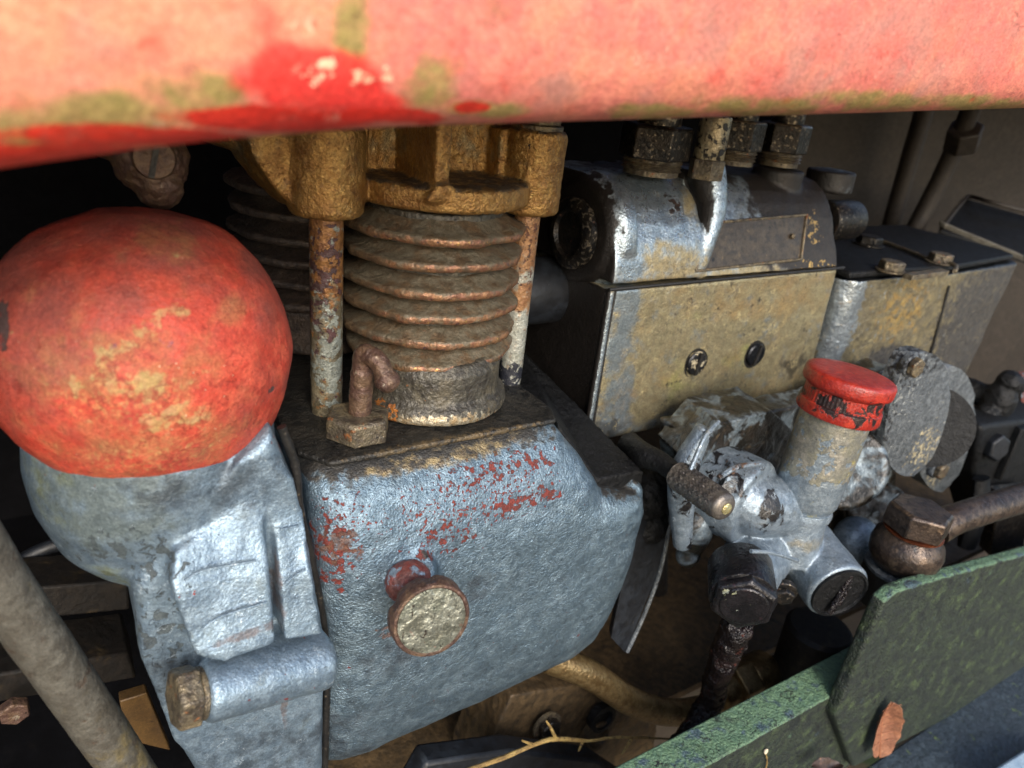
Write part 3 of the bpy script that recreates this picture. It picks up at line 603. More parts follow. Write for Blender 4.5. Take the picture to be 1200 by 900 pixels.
# ------------------------------------------------------------------ red dome
dc = U(171, 409, Y=39.2)
t = thing('red_dome', 'big round red dome cap blotched with yellow-green lichen, on the silver housing', 'dome cap', dc + V(0, 0, -7))
def dfn(r, h, a):
    k = 1 + .020 * mnoise.noise(V(math.cos(a) * 1.1, math.sin(a) * 1.1, h * .18)) + .012 * mnoise.noise(V(math.cos(a) * 3, math.sin(a) * 3, h * .5))
    return r * k
prof = []
RD = 7.25
for i in range(33):
    a = math.pi * (i / 32) * .86
    rr = math.sin(a); zz = math.cos(a)
    k = 1 / ((abs(rr) ** 2.12 + abs(zz) ** 2.12) ** (1 / 2.12))
    prof.append((RD * rr * k * 1.0, RD * zz * k * .99))
prof = prof[::-1]
prof = [(4.2, prof[0][1] + .9), (prof[0][0] - .3, prof[0][1] + .1)] + prof
prof[-1] = (0, prof[-1][1])
b = NB(); lathe(b, dc, (.02, -.06, 1), prof, 96, fn=dfn); obj('shell', b, m_dome, t, sharp=80, disp=((2.6, .42), (.7, .05)))

# ------------------------------------------------------------------ timing cover under the dome
t_cov = thing('timing_cover', 'silver cast housing with raised panels and a bolted boss, below the red dome', 'housing', (4, 40, -46))
b = NB()
nx, ny = dc.x, dc.y
lathe(b, V(nx, ny, -47), (0, 0, 1), [(1.0, 18.0), (2.6, 18.3), (4.2, 19.3), (5.4, 21), (6.15, 23.4), (6.3, 25.5), (6.1, 27.5), (5.5, 28.5)], 64)
Y1 = 33.2
def FX(u, v, y=Y1): return U(u, v, Y=y)
pts = [FX(322, 505), FX(345, 560), FX(362, 640), FX(383, 765), FX(382, 930), FX(240, 930), FX(205, 870), FX(165, 770), FX(155, 690), FX(210, 610), FX(280, 540)]
prism(b, pts, (0, 20, 0))
bev(b, lambda p, q: abs(p.y - Y1) < .01 and abs(q.y - Y1) < .01, 1.1, 4)
# broad raised shoulder
Y2 = 31.6
def slab(pts, back=4):
    pts = [U(u, v, Y=y) for u, v, y in pts]; a = [b.verts.new(p) for p in pts]; c = [b.verts.new(p + V(0, back, 0)) for p in pts]
    n = len(a); cc = b.verts.new(sum(pts, Vector()) / n)
    for i in range(n): b.faces.new((a[i], a[(i + 1) % n], c[(i + 1) % n], c[i])); b.faces.new((a[i], a[(i + 1) % n], cc))
    b.faces.new(c[::-1])
slab([(298, 560, 33.6), (308, 600, 33.0), (318, 680, 31.4), (324, 755, 30.4), (262, 778, 30.2), (228, 770, 30.6), (200, 690, 31.6), (204, 648, 32.4), (250, 618, 33.0)])
slab([(320, 612, 33.0), (356, 600, 33.2), (366, 670, 31.6), (379, 745, 30.8), (334, 752, 30.8), (328, 690, 31.6)])
slab([(304, 520, 33.6), (330, 530, 33.6), (352, 600, 33.2), (318, 612, 33.0), (306, 570, 33.4)])
# horizontal bolt boss
p0, p1 = U(236, 812, Y=30.5), U(384, 772, Y=31.2)
rcyl(b, p0, p1, 1.62, .35); obox(b, (p0 + p1) / 2 + V(0, 1.8, 0), p1 - p0, 1.5, 1.6, (p1 - p0).length / 2 - .3, (0, 0, 1))
obj('casting', b, m_cover, t_cov, voxel=.15, smooth=14, disp=((3.5, .15),))
d = (p0 - p1).normalized()
b = NB(); lathe(b, p0 - d * .1, d, [(1.35, 0), (1.35, .35)], 30); hexa(b, p0 + d * .25, d, 1.62, 1.15, .1, (0, 0, 1)); obj('bolt', b, m_nut, t_cov, bevel=.1, disp=((.6, .08),))
b = NB(); pts = [(331, 500), (347, 545), (353, 600), (366, 655), (384, 760), (383, 840), (381, 925)]
tube(b, [U(u - 1, v, Y=33.9) for u, v in pts], .24, 10, 6); obj('gasket_seam', b, m_seam, t_cov, disp=((.6, .15),))
for ln in ([(216, 680, 31.5), (240, 668, 31.65), (300, 657, 31.7)], [(236, 738, 30.8), (260, 722, 30.9), (312, 706, 31.0)], [(328, 621, 32.7), (350, 616, 32.8)], [(334, 684, 31.5), (348, 673, 31.6), (358, 667, 31.65)]):
    b = NB(); tube(b, [U(u, v, Y=y) for u, v, y in ln], .07, 8, 5); obj('casting_line', b, m_cover, t_cov)

# ------------------------------------------------------------------ bent cock on a hex nut
c = U(419, 508, Z=-22.5)
t = thing('drain_cock', 'rusty bent-over cock with a blob handle on a hexagon nut, on the black deck', 'cock', c)
b = NB(); hexa(b, c, (.02, .02, 1), 2.1, 1.5, .08, (.5, 1, 0)); obj('hex_nut', b, m_nut, t, bevel=.1, disp=((.5, .15),))
b = NB(); rcyl(b, c + V(.1, 0, 1.3), c + V(.25, 0, 4.4), .72, .15)
tube(b, [c + V(.2, 0, 3.6), c + V(.2, 0, 4.9), c + V(.3, -.3, 5.6), c + V(.8, -1.1, 5.3), c + V(1.1, -1.5, 4.5)], [.66, .6, .58, .6, .62], 18, 6)
sph(b, c + V(1.2, -1.6, 4.2), (.78, .78, .74))
obj('handle', b, m_rust, t, voxel=.09, smooth=4, disp=((.5, .12),))

# ------------------------------------------------------------------ injection pump
t = thing('injection_pump', 'oily aluminium injection pump with a blank riveted plate and two slotted screws, behind the crankcase', 'pump', (51, 48, -30))
PY = 42.0
xl, xr = 36.3, 65.6
b = NB()
prism(b, [(xl, PY, -15.7), (xr - .2, PY, -15.45), (xr + .5, PY, -30.2), (xl + .4, PY, -29.6)], (0, 13, 0))
bev(b, lambda p, q: abs(p.y - PY) < .01 and abs(q.y - PY) < .01 and not (p.z > -20 and q.z > -20), .9, 4)
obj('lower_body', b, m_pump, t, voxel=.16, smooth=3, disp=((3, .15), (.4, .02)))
# side flange rim on the left
b = NB(); tube(b, [U(716, 338, Y=PY + .2), U(706, 400, Y=PY + .2), U(694, 470, Y=PY + .2), U(688, 505, Y=PY + .2)], .33, 10, 4); obj('flange_rim', b, m_pumph, t, disp=((.6, .1),))
b = NB(); tube(b, [U(722, 338, Y=PY - .02), U(711, 400, Y=PY - .02), U(700, 470, Y=PY - .02), U(695, 500, Y=PY - .02)], .1, 8, 4); obj('flange_joint', b, m_seam, t)
# screwed cover sheets: seam
b = NB(); tube(b, [V(xl - .1, PY - .02, -15.55), V(xr + .1, PY - .02, -15.3)], .16, 8, 1); obj('seam', b, m_seam, t)
b = NB()
YZ = [(PY + .05, -15.2), (PY + .15, -13.6), (PY + .5, -12.2), (PY + 1.1, -10.8), (PY + 1.9, -9.6), (PY + 2.9, -8.6), (PY + 4.1, -7.9), (PY + 5.4, -7.6), (PY + 12, -7.6), (PY + 13, -9), (PY + 13, -15.2)]
xm = U(828, 280, Y=PY).x
prism(b, [(xl + .2, y, z) for y, z in YZ], (xm - xl, 0, 0))
prism(b, [(xm - .5, y + (.9 if z > -13.5 else (.5 if z > -15 else 0)), z) for y, z in YZ], (xr - .2 - xm, 0, 0))
# left cheek disc, right cheek
lathe(b, V(xl - .2, PY + 5, -12.2), (1, 0, 0), [(3.8, 0), (4.3, .3), (4.9, 1.2), (4.9, 2.4)], 48)
# rib running down from the bleeder
tube(b, [U(826, 200, Y=PY + 3.6), U(834, 240, Y=PY + 2.2), U(824, 285, Y=PY + 1.2), U(812, 325, Y=PY + .8)], [1.7, 1.3, 1.0, .8], 20, 5)
for u, y in ((772, 47.5), (862, 48), (915, 48)):
    q = U(u, 195, Z=-7.6); cyl(b, V(q.x, y, -9), V(q.x, y, -6.9), 2.4)
obj('upper_body', b, m_pumph, t, voxel=.16, smooth=8, disp=((2.4, .2),))
b = NB(); q = U(984, 258, Y=PY + 5.3); rcyl(b, q - V(3, 0, 0), q + V(2.0, 0, 0), 2.1, .3); obj('end_plug', b, m_iron, t, disp=((.6, .1),))
b = NB(); q = V(xl - .3, PY + 5, -12.3); lathe(b, q, (-1, 0, 0), [(2.9, 0), (2.9, .5), (2.5, .8), (1.9, .8), (1.7, .5), (0, .5)], 36); obj('side_plug', b, m_iron, t, disp=((.6, .1),))
# name plate
k0, k1, k2, k3 = U(826, 262, Y=PY + 1.4), U(945, 252, Y=PY + 1.4), U(938, 304, Y=PY + .1), U(815, 318, Y=PY + .1)
b = NB(); prism(b, [k0, k1, k2, k3], (0, .8, -.25)); np_ = obj('name_plate', b, m_plate, t, bevel=.05, flat=False, sharp=20)
b = NB(); o_ = V(0, -.05, .03)
for p_, q_ in ((k0, k1), (k1, k2), (k2, k3), (k3, k0)): tube(b, [p_ + o_, q_ + o_], .13, 8, 1)
obj('plate_rim', b, m_nut, np_, disp=((.5, .05),))
for u, v in ((831, 291), (929, 277)):
    b = NB(); sph(b, U(u, v, Y=PY + .68), (.28, .2, .28), 12, 6); obj('rivet', b, m_nut, np_)
for u, v in ((815, 425), (884, 415)):
    b = NB(); lathe(b, U(u, v, Y=PY + .02), (0, -1, 0), [(1.42, 0), (1.4, .06), (1.0, .03)], 30, fn=lambda r, h, a: r * (1 + .04 * math.sin(a * 3))); obj('screw_shadow_ring', b, m_seam, t)  # thin dark ring standing in for the recess shadow around each screw
for (u, v, mm, an) in ((815, 425, m_flake, .15), (884, 415, m_chiph, .25)):
    q = U(u, v, Y=PY - .02); b = NB(); lathe(b, q, (0, -1, 0), [(1.12, 0), (1.15, .18), (1.02, .32), (0, .42)], 30); s_ = obj('slotted_screw', b, mm, t)
    b = NB(); obox(b, q + V(0, -.40, 0), V(math.sin(an), 0, math.cos(an)), .17, .12, 1.05, (1, 0, 0)); obj('slot', b, m_seam, s_)
# top unions
def union(u, y, z, r, label=None):
    q = U(u, 180, Y=y); q.z = z
    b = NB(); lathe(b, q, (0, 0, 1), [(r * .78, -1.3), (r * .78, -.9), (r * .86, -.85), (r * .78, -.65), (r * .86, -.55), (r * .78, -.35), (r * .86, -.25), (r * .8, 0)], 30); o = obj('threaded_neck', b, m_nut, t)
    b = NB(); hexa(b, q, (0, 0, 1), r, 2.6, .07, (.3, 1, 0)); obj('union_nut', b, m_iron, t, bevel=.12)
    b = NB(); cyl(b, q + V(0, 0, 2.5), q + V(0, 0, 6), r * .62); obj('pipe_stub', b, m_iron, t)
union(766, 46.4, -6.1, 2.9); union(861, 48.5, -5.4, 2.3); union(914, 48.5, -5.4, 2.4)
q = U(826, 205, Y=43.8)
b = NB(); hexa(b, q + V(0, 0, -.3), (0, 0, 1), 1.45, 1.6, .05); obj('bleeder_base', b, m_nut, t, bevel=.05)
b = NB(); rcyl(b, q + V(0, 0, 1.2), q + V(0, 0, 4.6), 1.25, .15); o = obj('bleeder_screw', b, mk('speckled plated steel', ['#8a806a', '#a59a7c'], .35, .6, [L('#1b1917', 1.7, .52, .05, rough=.4, metal=.1, h=-.4)], bump=((3, 1.5),)), t, disp=((.5, .06),))
b = NB(); qq = q + V(0, -1.22, 1.95); lathe(b, qq, (0, -1, 0), [(.28, 0), (.28, .06), (0, .06)], 14); obj('hole', b, m_seam, o)
# small bolt on the back left
b = NB(); hexa(b, U(706, 212, Y=52), (-.1, -.2, 1), 1.5, 1.4); obj('bolt', b, m_iron, t, bevel=.08)
# drive boss between crankcase and pump
q = U(648, 338, Y=50); 
b = NB(); rcyl(b, q + V(-8, 0, 0), q + V(1.2, 0, -.1), 2.9, .4); tag(obj('rubber_boot', b, m_rubber, base=q), 'round black rubber boot in the dark gap left of the pump', 'rubber boot')
b = NB(); rcyl(b, q + V(.4, .2, 0), V(xl + .3, q.y + .2, q.z - .5), 2.0, .3)
tag(obj('drive_shaft', b, m_black, base=q + V(2, 0, 0)), 'short black drive shaft entering the dark left side of the pump', 'shaft')

# ------------------------------------------------------------------ governor box
t = thing('governor_box', 'long soiled aluminium box with a black oily lid, at the right end of the pump', 'governor box', (83, 48, -32))
GY = 41.2
b = NB()
prism(b, [(xr + .9, GY, -16.6), (83, GY, -16.6), (83, GY, -33), (xr + 1.2, GY, -33)], (0, 17, 0))
prism(b, [(82, GY - .1, -16.8), (103, GY + 1, -16.6), (100.5, GY + 1, -34), (82, GY - .1, -34)], (0, 15, 0))
bev(b, lambda p, q: abs(p.y - q.y) < 1.2 and p.y < GY + 1.5 and q.y < GY + 1.5 and abs(p.z - q.z) > 5 and abs(p.x - 83) > 3, 1.8, 5)
obj('casing', b, m_box, t, voxel=.2, smooth=5, disp=((3, .3), (.4, .06)))
b = NB(); prism(b, [(xr + .8, GY + .3, -16.4), (84.5, GY - .2, -16.4), (101.5, GY + 1.6, -16.4), (103.2, GY + 4, -16.4), (103.2, 59, -16.4), (xr + .8, 59, -16.4)], (0, 0, .7))
obj('lid', b, m_black, t, bevel=.25, bseg=3)
b = NB(); prism(b, [U(1112, 335, Y=GY - .05), U(1114, 335, Y=GY - .05), U(1090, 425, Y=GY - .05), U(1088, 425, Y=GY - .05)], (0, .3, 0)); obj('seam', b, m_seam, t)
for u, v, r, mm in ((1017, 287, 1.5, m_iron), (1043, 318, 1.25, m_nut), (1100, 308, 1.25, m_nut)):
    q = U(u, v, Z=-15.7); b = NB(); lathe(b, q, (0, 0, 1), [(r * 1.2, 0), (r * 1.2, .2)], 24); hexa(b, q + V(0, 0, .2), (0, 0, 1), r, .9, .1); obj('bolt', b, mm, t, bevel=.06)
b = NB(); z = -15.45
tube(b, [U(1030, 281, Z=z), U(1060, 292, Z=z), U(1088, 303, Z=z)], .22, 8, 4); obj('lock_wire', b, m_nut, t)
b = NB(); obox(b, (U(1050, 326, Z=z) + U(1118, 317, Z=z)) / 2, U(1118, 317, Z=z) - U(1050, 326, Z=z), .25, .5, 3.6); obj('lock_strip', b, m_nut, t, bevel=.05)
b = NB(); tube(b, [U(1112, 308, Z=z), U(1120, 312, Z=z), U(1119, 318, Z=z)], .25, 8, 4); obj('lock_wire', b, m_nut, t)

# bracket tray right behind
c = U(1155, 262, Y=56)
t = thing('bracket_tray', 'dark sheet metal bracket with a pale raised lip, behind the governor box at the right', 'bracket', c)
b = NB(); prism(b, [U(1132, 232, Y=66), U(1260, 270, Y=52), U(1250, 320, Y=48), U(1100, 268, Y=60)], (0, 0, -.8)); obj('tray', b, m_black, t, bevel=.2)
b = NB(); tube(b, [U(1103, 268, Y=59), U(1130, 234, Y=65), U(1140, 231, Y=65), U(1165, 238, Y=60), U(1260, 262, Y=52)], .35, 8, 6); obj('rim', b, m_panel, t)
b = NB(); prism(b, [U(1108, 262, Y=58), U(1200, 300, Y=50), U(1200, 307, Y=50), U(1106, 268, Y=58)], (0, 1, .3)); obj('lip', b, m_pipe, t, bevel=.1)

# pipes on the firewall
c = U(1065, 200, Y=66)
t = thing('fuel_pipe', 'tan steel pipe with a square nut running down the firewall, at the upper right', 'pipe', c, 'pipes on the firewall')
b = NB(); tube(b, [U(1145, 110, Y=60), U(1118, 175, Y=62), U(1096, 222, Y=63), U(1068, 275, Y=64)], 1.35, 16, 4); obj('pipe', b, m_panel, t)
b = NB(); hexa(b, U(1126, 172, Y=61.5), U(1138, 125, Y=60) - U(1126, 172, Y=61.5), 2.5, 3.4, .1); obj('nut', b, m_panel, t, bevel=.2)
b = NB(); tube(b, [U(1092, 100, Y=72), U(1068, 180, Y=73), U(1042, 270, Y=74)], 1.5, 16, 4)
tag(obj('fuel_pipe', b, m_panel, base=U(1042, 270, Y=74)), 'plain dusky pipe farther left on the firewall, above the pump end', 'pipe', 'pipes on the firewall')

# ------------------------------------------------------------------ oval covers under the governor
FY = 31.0
t = thing('oval_cover', 'grey oval cover plate with two bolts, right of the red filler cap', 'cover plate', U(1078, 490, Y=FY))
def oval(cu, cv, y, wu, wv, tilt, n=40):
    c = U(cu, cv, Y=y); out = []
    for i in range(n):
        a = 2 * math.pi * i / n
        x_, z_ = wu * math.cos(a), wv * math.sin(a) * (1 - .0 * abs(math.cos(a)))
        k = 1 - .16 * abs(math.cos(a)) ** 1 * abs(math.sin(a)) * 2 * .5; x_ *= k; z_ *= k
        out.append(c + V(x_ * math.cos(tilt) - z_ * math.sin(tilt), 0, x_ * math.sin(tilt) + z_ * math.cos(tilt)))
    return out
b = NB(); prism(b, oval(1076, 490, FY, 4.9, 8.6, R(36)), (0, 1.6, 0)); bev(b, lambda p, q: p.y < FY + .1 and q.y < FY + .1, .5, 3)
obj('plate', b, m_grey, t, sharp=50, disp=((.9, .15),))
for u, v in ((1066, 428), (1097, 549)):
    q = U(u, v, Y=FY); b = NB(); rcyl(b, q + V(0, .5, 0), q + V(0, -.25, 0), 1.05, .15); o = obj('bolt_pad', b, m_grey, t); b = NB(); hexa(b, q + V(0, -.3, 0), (0, -1, 0), .95, .6, .12); obj('bolt', b, m_nut, o, bevel=.05)
b = NB(); prism(b, oval(1110, 508, FY + 2.6, 5.0, 10.6, R(36)), (0, 2.0, 0)); bev(b, lambda p, q: p.y < FY + 2.7 and q.y < FY + 2.7, .7, 3)
obj('rear_flange', b, m_grey, t, sharp=50, disp=((.9, .15),))
b = NB(); cyl(b, U(1090, 500, Y=FY + 1.5), U(1118, 510, Y=FY + 5) + V(0, 9, 0), 4.2, 4.2, 36); obj('neck', b, m_black, t)

# ------------------------------------------------------------------ feed pump with filler neck
t = thing('feed_pump', 'silver oil-streaked feed pump casting with a slotted end cap, below the red filler cap', 'feed pump', U(930, 640, Y=30))
NX = U(940, 590, Y=29.5)
b = NB()
body0 = U(880, 600, Y=33); face = U(985, 696, Y=23.6); d = (face - body0).normalized()
face = U(983, 694, Y=24.8); fd = V(-.3, -.88, -.08).normalized()
back = face - fd * 8.5
rcyl(b, back, face, 2.85, .25, r1=2.75)
cyl(b, NX + V(0, 0, -5), NX + V(0, 0, .3), 2.6, 2.1)
sph(b, back + V(-1.5, 1, .8), (4.6, 3.8, 4.0)); 
cyl(b, back + V(-1, 0, 0), U(868, 680, Y=28.2), 3.0, 2.5)
sph(b, U(1002, 634, Y=31), (2.4, 2.2, 2.6)); tube(b, [U(925, 590, Y=30.5), U(880, 590, Y=31), U(835, 560, Y=33)], [2.6, 2.6, 2.0], 20, 5)
rcyl(b, U(885, 592, Y=30.6), U(885, 592, Y=30.6) + V(-1.5, 6, 0), 3.7, .5)
tube(b, [U(826, 500, Y=33), U(800, 560, Y=33), U(800, 640, Y=32.5)], [.7, 1.2, .8], 12, 5)
obj('casting', b, m_feed, t, voxel=.12, smooth=5, disp=((1.8, .16),))
# cover webs behind
b = NB()
prism(b, [U(808, 545, Y=34.2), U(843, 497, Y=34.2), U(905, 482, Y=34.2), U(930, 505, Y=34.2), U(925, 570, Y=34.2), U(850, 590, Y=34.2)], (1, 5, 0))
prism(b, [U(806, 548, Y=33.6), U(841, 496, Y=33.6), U(850, 500, Y=33.6), U(820, 552, Y=33.6)], (1, 3, 0))
sph(b, U(814, 622, Y=33), (1.6, 1.4, 2.4)); sph(b, U(806, 650, Y=33), (1.0, 1, 1.2))
obj('side_casting', b, m_feedr, t, voxel=.12, smooth=3, disp=((1.2, .25),))
b = NB(); prism(b, [U(800, 505, Y=37), U(960, 470, Y=37), U(1045, 430, Y=37), U(1050, 600, Y=36), U(980, 640, Y=36), U(800, 620, Y=36)], (0, 3, 0)); rcyl(b, U(985, 545, Y=36.5), U(985, 545, Y=33), 4.2, .5); rcyl(b, U(1030, 600, Y=36), U(1030, 600, Y=32.5), 3.2, .5); tube(b, [U(960, 480, Y=35.5), U(940, 540, Y=35.5), U(945, 600, Y=35)], .7, 12, 4); obj('rear_casting', b, m_feedr, t, voxel=.18, smooth=5, disp=((2.5, .5),))
b = NB(); tube(b, [U(806, 558, Y=31), U(826, 512, Y=32), U(842, 494, Y=32.5)], .18, 8, 5); tube(b, [U(842, 560, Y=30), U(862, 548, Y=30), U(890, 543, Y=30)], .22, 8, 5); obj('cast_rib', b, m_feed, t)
b = NB(); tube(b, [U(880, 646, Y=26.5), U(905, 648, Y=26.2), U(935, 657, Y=25.9)], .16, 8, 5); obj('cast_rib', b, m_feed, t)
b = NB(); lathe(b, face - fd * .1, fd, [(2.5, 0), (2.5, .34), (2.3, .38), (2.2, .2), (0, .2)], 36); o = obj('end_cap', b, m_black, t)
b = NB(); obox(b, face + fd * .25, V(.35, 0, 1), .26, .2, 1.9, (1, 0, 0)); obox(b, face + fd * .22 + V(.7, 0, .1), V(.35, 0, 1), .1, .2, 1.4, (1, 0, 0)); obj('slot_bar', b, m_wet, o, voxel=.08, smooth=2, disp=((.4, .2),))
b = NB(); q = U(922, 700, Y=26.2); lathe(b, q + V(.3, .8, .2), (-.6, -.75, -.2), [(1.15, 0), (1.15, .5), (.9, .6)], 24); hexa(b, q + V(0, .4, .1), (-.6, -.75, -.2), .85, .6, .12); obj('side_bolt', b, m_iron, t, bevel=.05)
# hex plug at the left
pf = U(872, 713, Y=24.8); pd = V(-.65, -.72, -.1).normalized()
b = NB(); rcyl(b, pf - pd * 4.5, pf - pd * .9, 2.45, .2); o = obj('plug_collar', b, m_plug, t, disp=((.7, .15),))
b = NB(); hexa(b, pf - pd * 1.6, pd, 2.45, 1.4, .1, (0, 0, 1)); lathe(b, pf - pd * .3, pd, [(1.8, 0), (1.75, .2), (1.4, .25), (0, .2)], 30); obj('plug_head', b, m_plug, o, bevel=.1, disp=((.6, .12),))
# ring under the neck
b = NB(); lathe(b, NX + V(0, 0, -.9), (0, 0, 1), [(2.2, 0), (2.45, .15), (2.5, .6), (2.4, 1.0), (2.1, 1.1)], 40); obj('neck_ring', b, m_feed, t)

FA = V(.10, 0, 1).normalized()
NB_ = NX + V(0, 0, .2)
t = thing('oil_filler', 'silver filler neck closed by a chipped red screw cap, standing on the feed pump', 'filler neck', NB_)
b = NB(); lathe(b, NB_, FA, [(2.0, -.4), (2.35, 0), (2.6, .6), (2.65, 1.2), (2.68, 3.8), (2.66, 10.3)], 48); obj('neck', b, m_necks, t, disp=((1.2, .10),))
b = NB(); z0 = 8.1
def capf(r, h, a): return r + (.05 * math.sin(a * 60) if 1.05 < h < 2.1 else 0)
lathe(b, NB_ + FA * z0, FA, [(2.6, 0), (3.1, .05), (3.2, .25), (3.14, 1.0), (2.98, 1.08), (2.98, 2.1), (3.15, 2.25), (3.36, 2.4), (3.42, 2.6), (3.42, 3.2), (3.34, 3.4), (3.18, 3.5), (2.7, 3.54), (1.2, 3.58), (0, 3.6)], 240, fn=capf); obj('screw_cap', b, m_cap, t, sharp=45)

# ------------------------------------------------------------------ knurled lever
h0, h1 = U(793, 556, Y=32.4), U(851, 596, Y=27.0)
hd = (h1 - h0).normalized()
t = thing('knurled_lever', 'black lever with a knurled steel handle, sticking out between crankcase and feed pump', 'lever', h0)
b = NB(); Lh = (h1 - h0).length; n = 54; segs = 72; e1, e2, _ = basis(hd); rings = []
rings.append([b.verts.new(h0)])
for j in range(n + 1):
    f = j / n; hh = f * Lh; rr = 1.12
    if f < .04: rr -= .3 * (1 - f / .04)
    smoothz = f > .86
    rg = []
    for i in range(segs):
        a = 2 * math.pi * i / segs
        k = 0
        if not smoothz and f > .05:
            q1 = abs(math.sin(a * 11 + hh * 8.5)); q2 = abs(math.sin(a * 11 - hh * 8.5)); k = -.15 * (1 - min(1, min(q1, q2) * 1.8))
        r_ = (rr - .08 - .32 * max(0, (f - .93) / .07) ** 2) if smoothz else rr + k
        rg.append(b.verts.new(h0 + hd * hh + e1 * (r_ * math.cos(a)) + e2 * (r_ * math.sin(a))))
    rings.append(rg)
rings.append([b.verts.new(h1 + hd * .04)])
ring_faces(b, rings); obj('grip', b, m_knurl, t, sharp=60)
b = NB(); lathe(b, h1 - hd * .02, hd, [(.42, 0), (.42, .12), (.3, .2), (0, .2)], 20); obj('pin', b, mk('bright pin end', ['#b0a070', '#a8b090'], .3, .7, bump=((4, 3),)), t)
b = NB(); tube(b, [U(738, 522, Y=39), U(755, 534, Y=36), U(775, 542, Y=34.2), h0 + hd * .2], [1.1, 1.0, .8, .75], 16, 6); obj('arm', b, m_black, t, disp=((1, .2),))

# dark blade bracket behind the crankcase shoulder
t = thing('blade_bracket', 'dark flat blade with a pale worn edge hanging right of the crankcase', 'bracket', U(760, 700, Y=37))
b = NB(); prism(b, [U(752, 585, Y=38), U(790, 582, Y=38), U(776, 660, Y=37.2), U(733, 766, Y=36.5), U(716, 748, Y=36.5), U(730, 680, Y=37)], (.5, 1.0, 0)); obj('blade', b, m_rubber, t, bevel=.1)
b = NB(); tube(b, [U(790, 582, Y=37.9), U(776, 660, Y=37.1), U(757, 715, Y=36.8), U(735, 764, Y=36.4)], .2, 8, 4); obj('edge', b, m_grey, t)
b = NB(); sph(b, U(760, 580, Y=39), (2.0, 2, 2.6)); sph(b, U(757, 612, Y=39), (2.1, 2, 2.4)); sph(b, U(750, 560, Y=41), (1.8, 2, 2.4)); obj('grease_lump', b, m_black, t, voxel=.15, smooth=4, disp=((.8, .4),))

# ------------------------------------------------------------------ banjo union and its pipe
c = U(1063, 640, Y=25.5)
t = thing('banjo_union', 'browned banjo union with a hexagon bolt and a pipe leaving to the right', 'pipe union', c)
b = NB(); lathe(b, c + V(0, 0, -2.3), (0, 0, 1), [(1.5, 0), (2.5, .4), (3.0, 1.3), (3.1, 2.2), (2.9, 3.1), (2.3, 3.8), (2.1, 4.0)], 44); o = obj('ball', b, m_banjo, t, disp=((.8, .12),))
b = NB(); lathe(b, c + V(0, 0, 1.62), (0, 0, 1), [(2.35, 0), (2.5, .08), (2.5, .22), (2.3, .3)], 40); obj('copper_washer', b, mk('tarnished copper', ['#8a4a2c', '#6a3a26'], .35, .8, bump=((4, 1),)), t)
b = NB(); hexa(b, c + V(0, 0, 1.9), (.05, 0, 1), 2.75, 2.2, .08, (.3, 1, 0)); obj('hex_bolt', b, m_banjo, t, bevel=.12, disp=((.7, .1),))
b = NB(); lathe(b, c + V(0, 0, -2.7), (0, 0, 1), [(2.6, 0), (2.9, .1), (2.9, .4), (2.6, .5)], 40); obj('lower_washer', b, m_grey, t)
b = NB(); cyl(b, c + V(0, 0, -6), c + V(0, 0, -2.6), 2.9); obj('lower_stem', b, m_brown, t)
b = NB(); tube(b, [U(1096, 618, Y=25.2), U(1125, 606, Y=24.6), U(1200, 583, Y=23.6), U(1300, 555, Y=22)], [1.6, 1.35, 1.4, 1.5], 24, 6); obj('pipe', b, m_banjo, t, disp=((.8, .08),))

# ------------------------------------------------------------------ far right dark parts
t = thing('wing_knob', 'gnarled black wing knob at the right edge beside the grey oval cover', 'knob', U(1170, 470, Y=36))
b = NB(); q = U(1170, 470, Y=36); sph(b, q, (2.0, 2, 2.6)); sph(b, q + V(.5, -.2, 2.6), (1.7, 1.5, 1.4)); sph(b, q + V(-1.6, 0, -1.6), (1.6, 1.5, 1.6)); sph(b, q + V(1.8, -.4, 1.8), (1.1, 1.1, 1.1)); cyl(b, q + V(0, .5, 0), q + V(-1, 9, 0), 1.5)
obj('knob', b, m_black, t, voxel=.14, smooth=3, disp=((.8, .4),))
t = thing('clamp_block', 'black clamp block with a hexagon bolt at the right edge, above the pipe', 'clamp', U(1172, 540, Y=33))
b = NB(); prism(b, [U(1150, 500, Y=33), U(1235, 488, Y=33), U(1235, 620, Y=33), U(1160, 640, Y=33), U(1140, 560, Y=33)], (1, 5, 0)); bev(b, lambda p, q: True, .6, 3); obj('block', b, m_black, t, disp=((1, .3),))
b = NB(); hexa(b, U(1162, 522, Y=33), (-.2, -1, .15), 1.7, 1.2, .12); obj('hex_bolt', b, m_rubber, t, bevel=.1)
b = NB(); obox(b, U(1186, 530, Y=32.6), (0, 0, 1), 1.2, .5, 3.6, (1, 0, 0)); obj('rib', b, m_black, t, bevel=.2)
t = thing('lever_fork', 'dark fork lever hanging behind the pipe at the right', 'lever', U(1135, 630, Y=31))
b = NB(); tube(b, [U(1150, 560, Y=32), U(1146, 600, Y=31), U(1132, 640, Y=30.5)], [1.3, 1.6, 1.5], 14, 5, sx=.6); obj('arm', b, m_black, t, disp=((1, .3),))
b = NB(); prism(b, [U(1172, 580, Y=30), U(1215, 575, Y=30), U(1200, 640, Y=30), U(1160, 652, Y=30)], (1, 2, 0)); obj('plate', b, m_iron, t, bevel=.2)
b = NB(); rcyl(b, U(1215, 655, Y=28), U(1140, 690, Y=36), 2.2, .4); tag(obj('rubber_hose', b, m_rubber, base=U(1190, 660, Y=30)), 'black rubber hose end at the right edge, just above the green rail', 'hose')
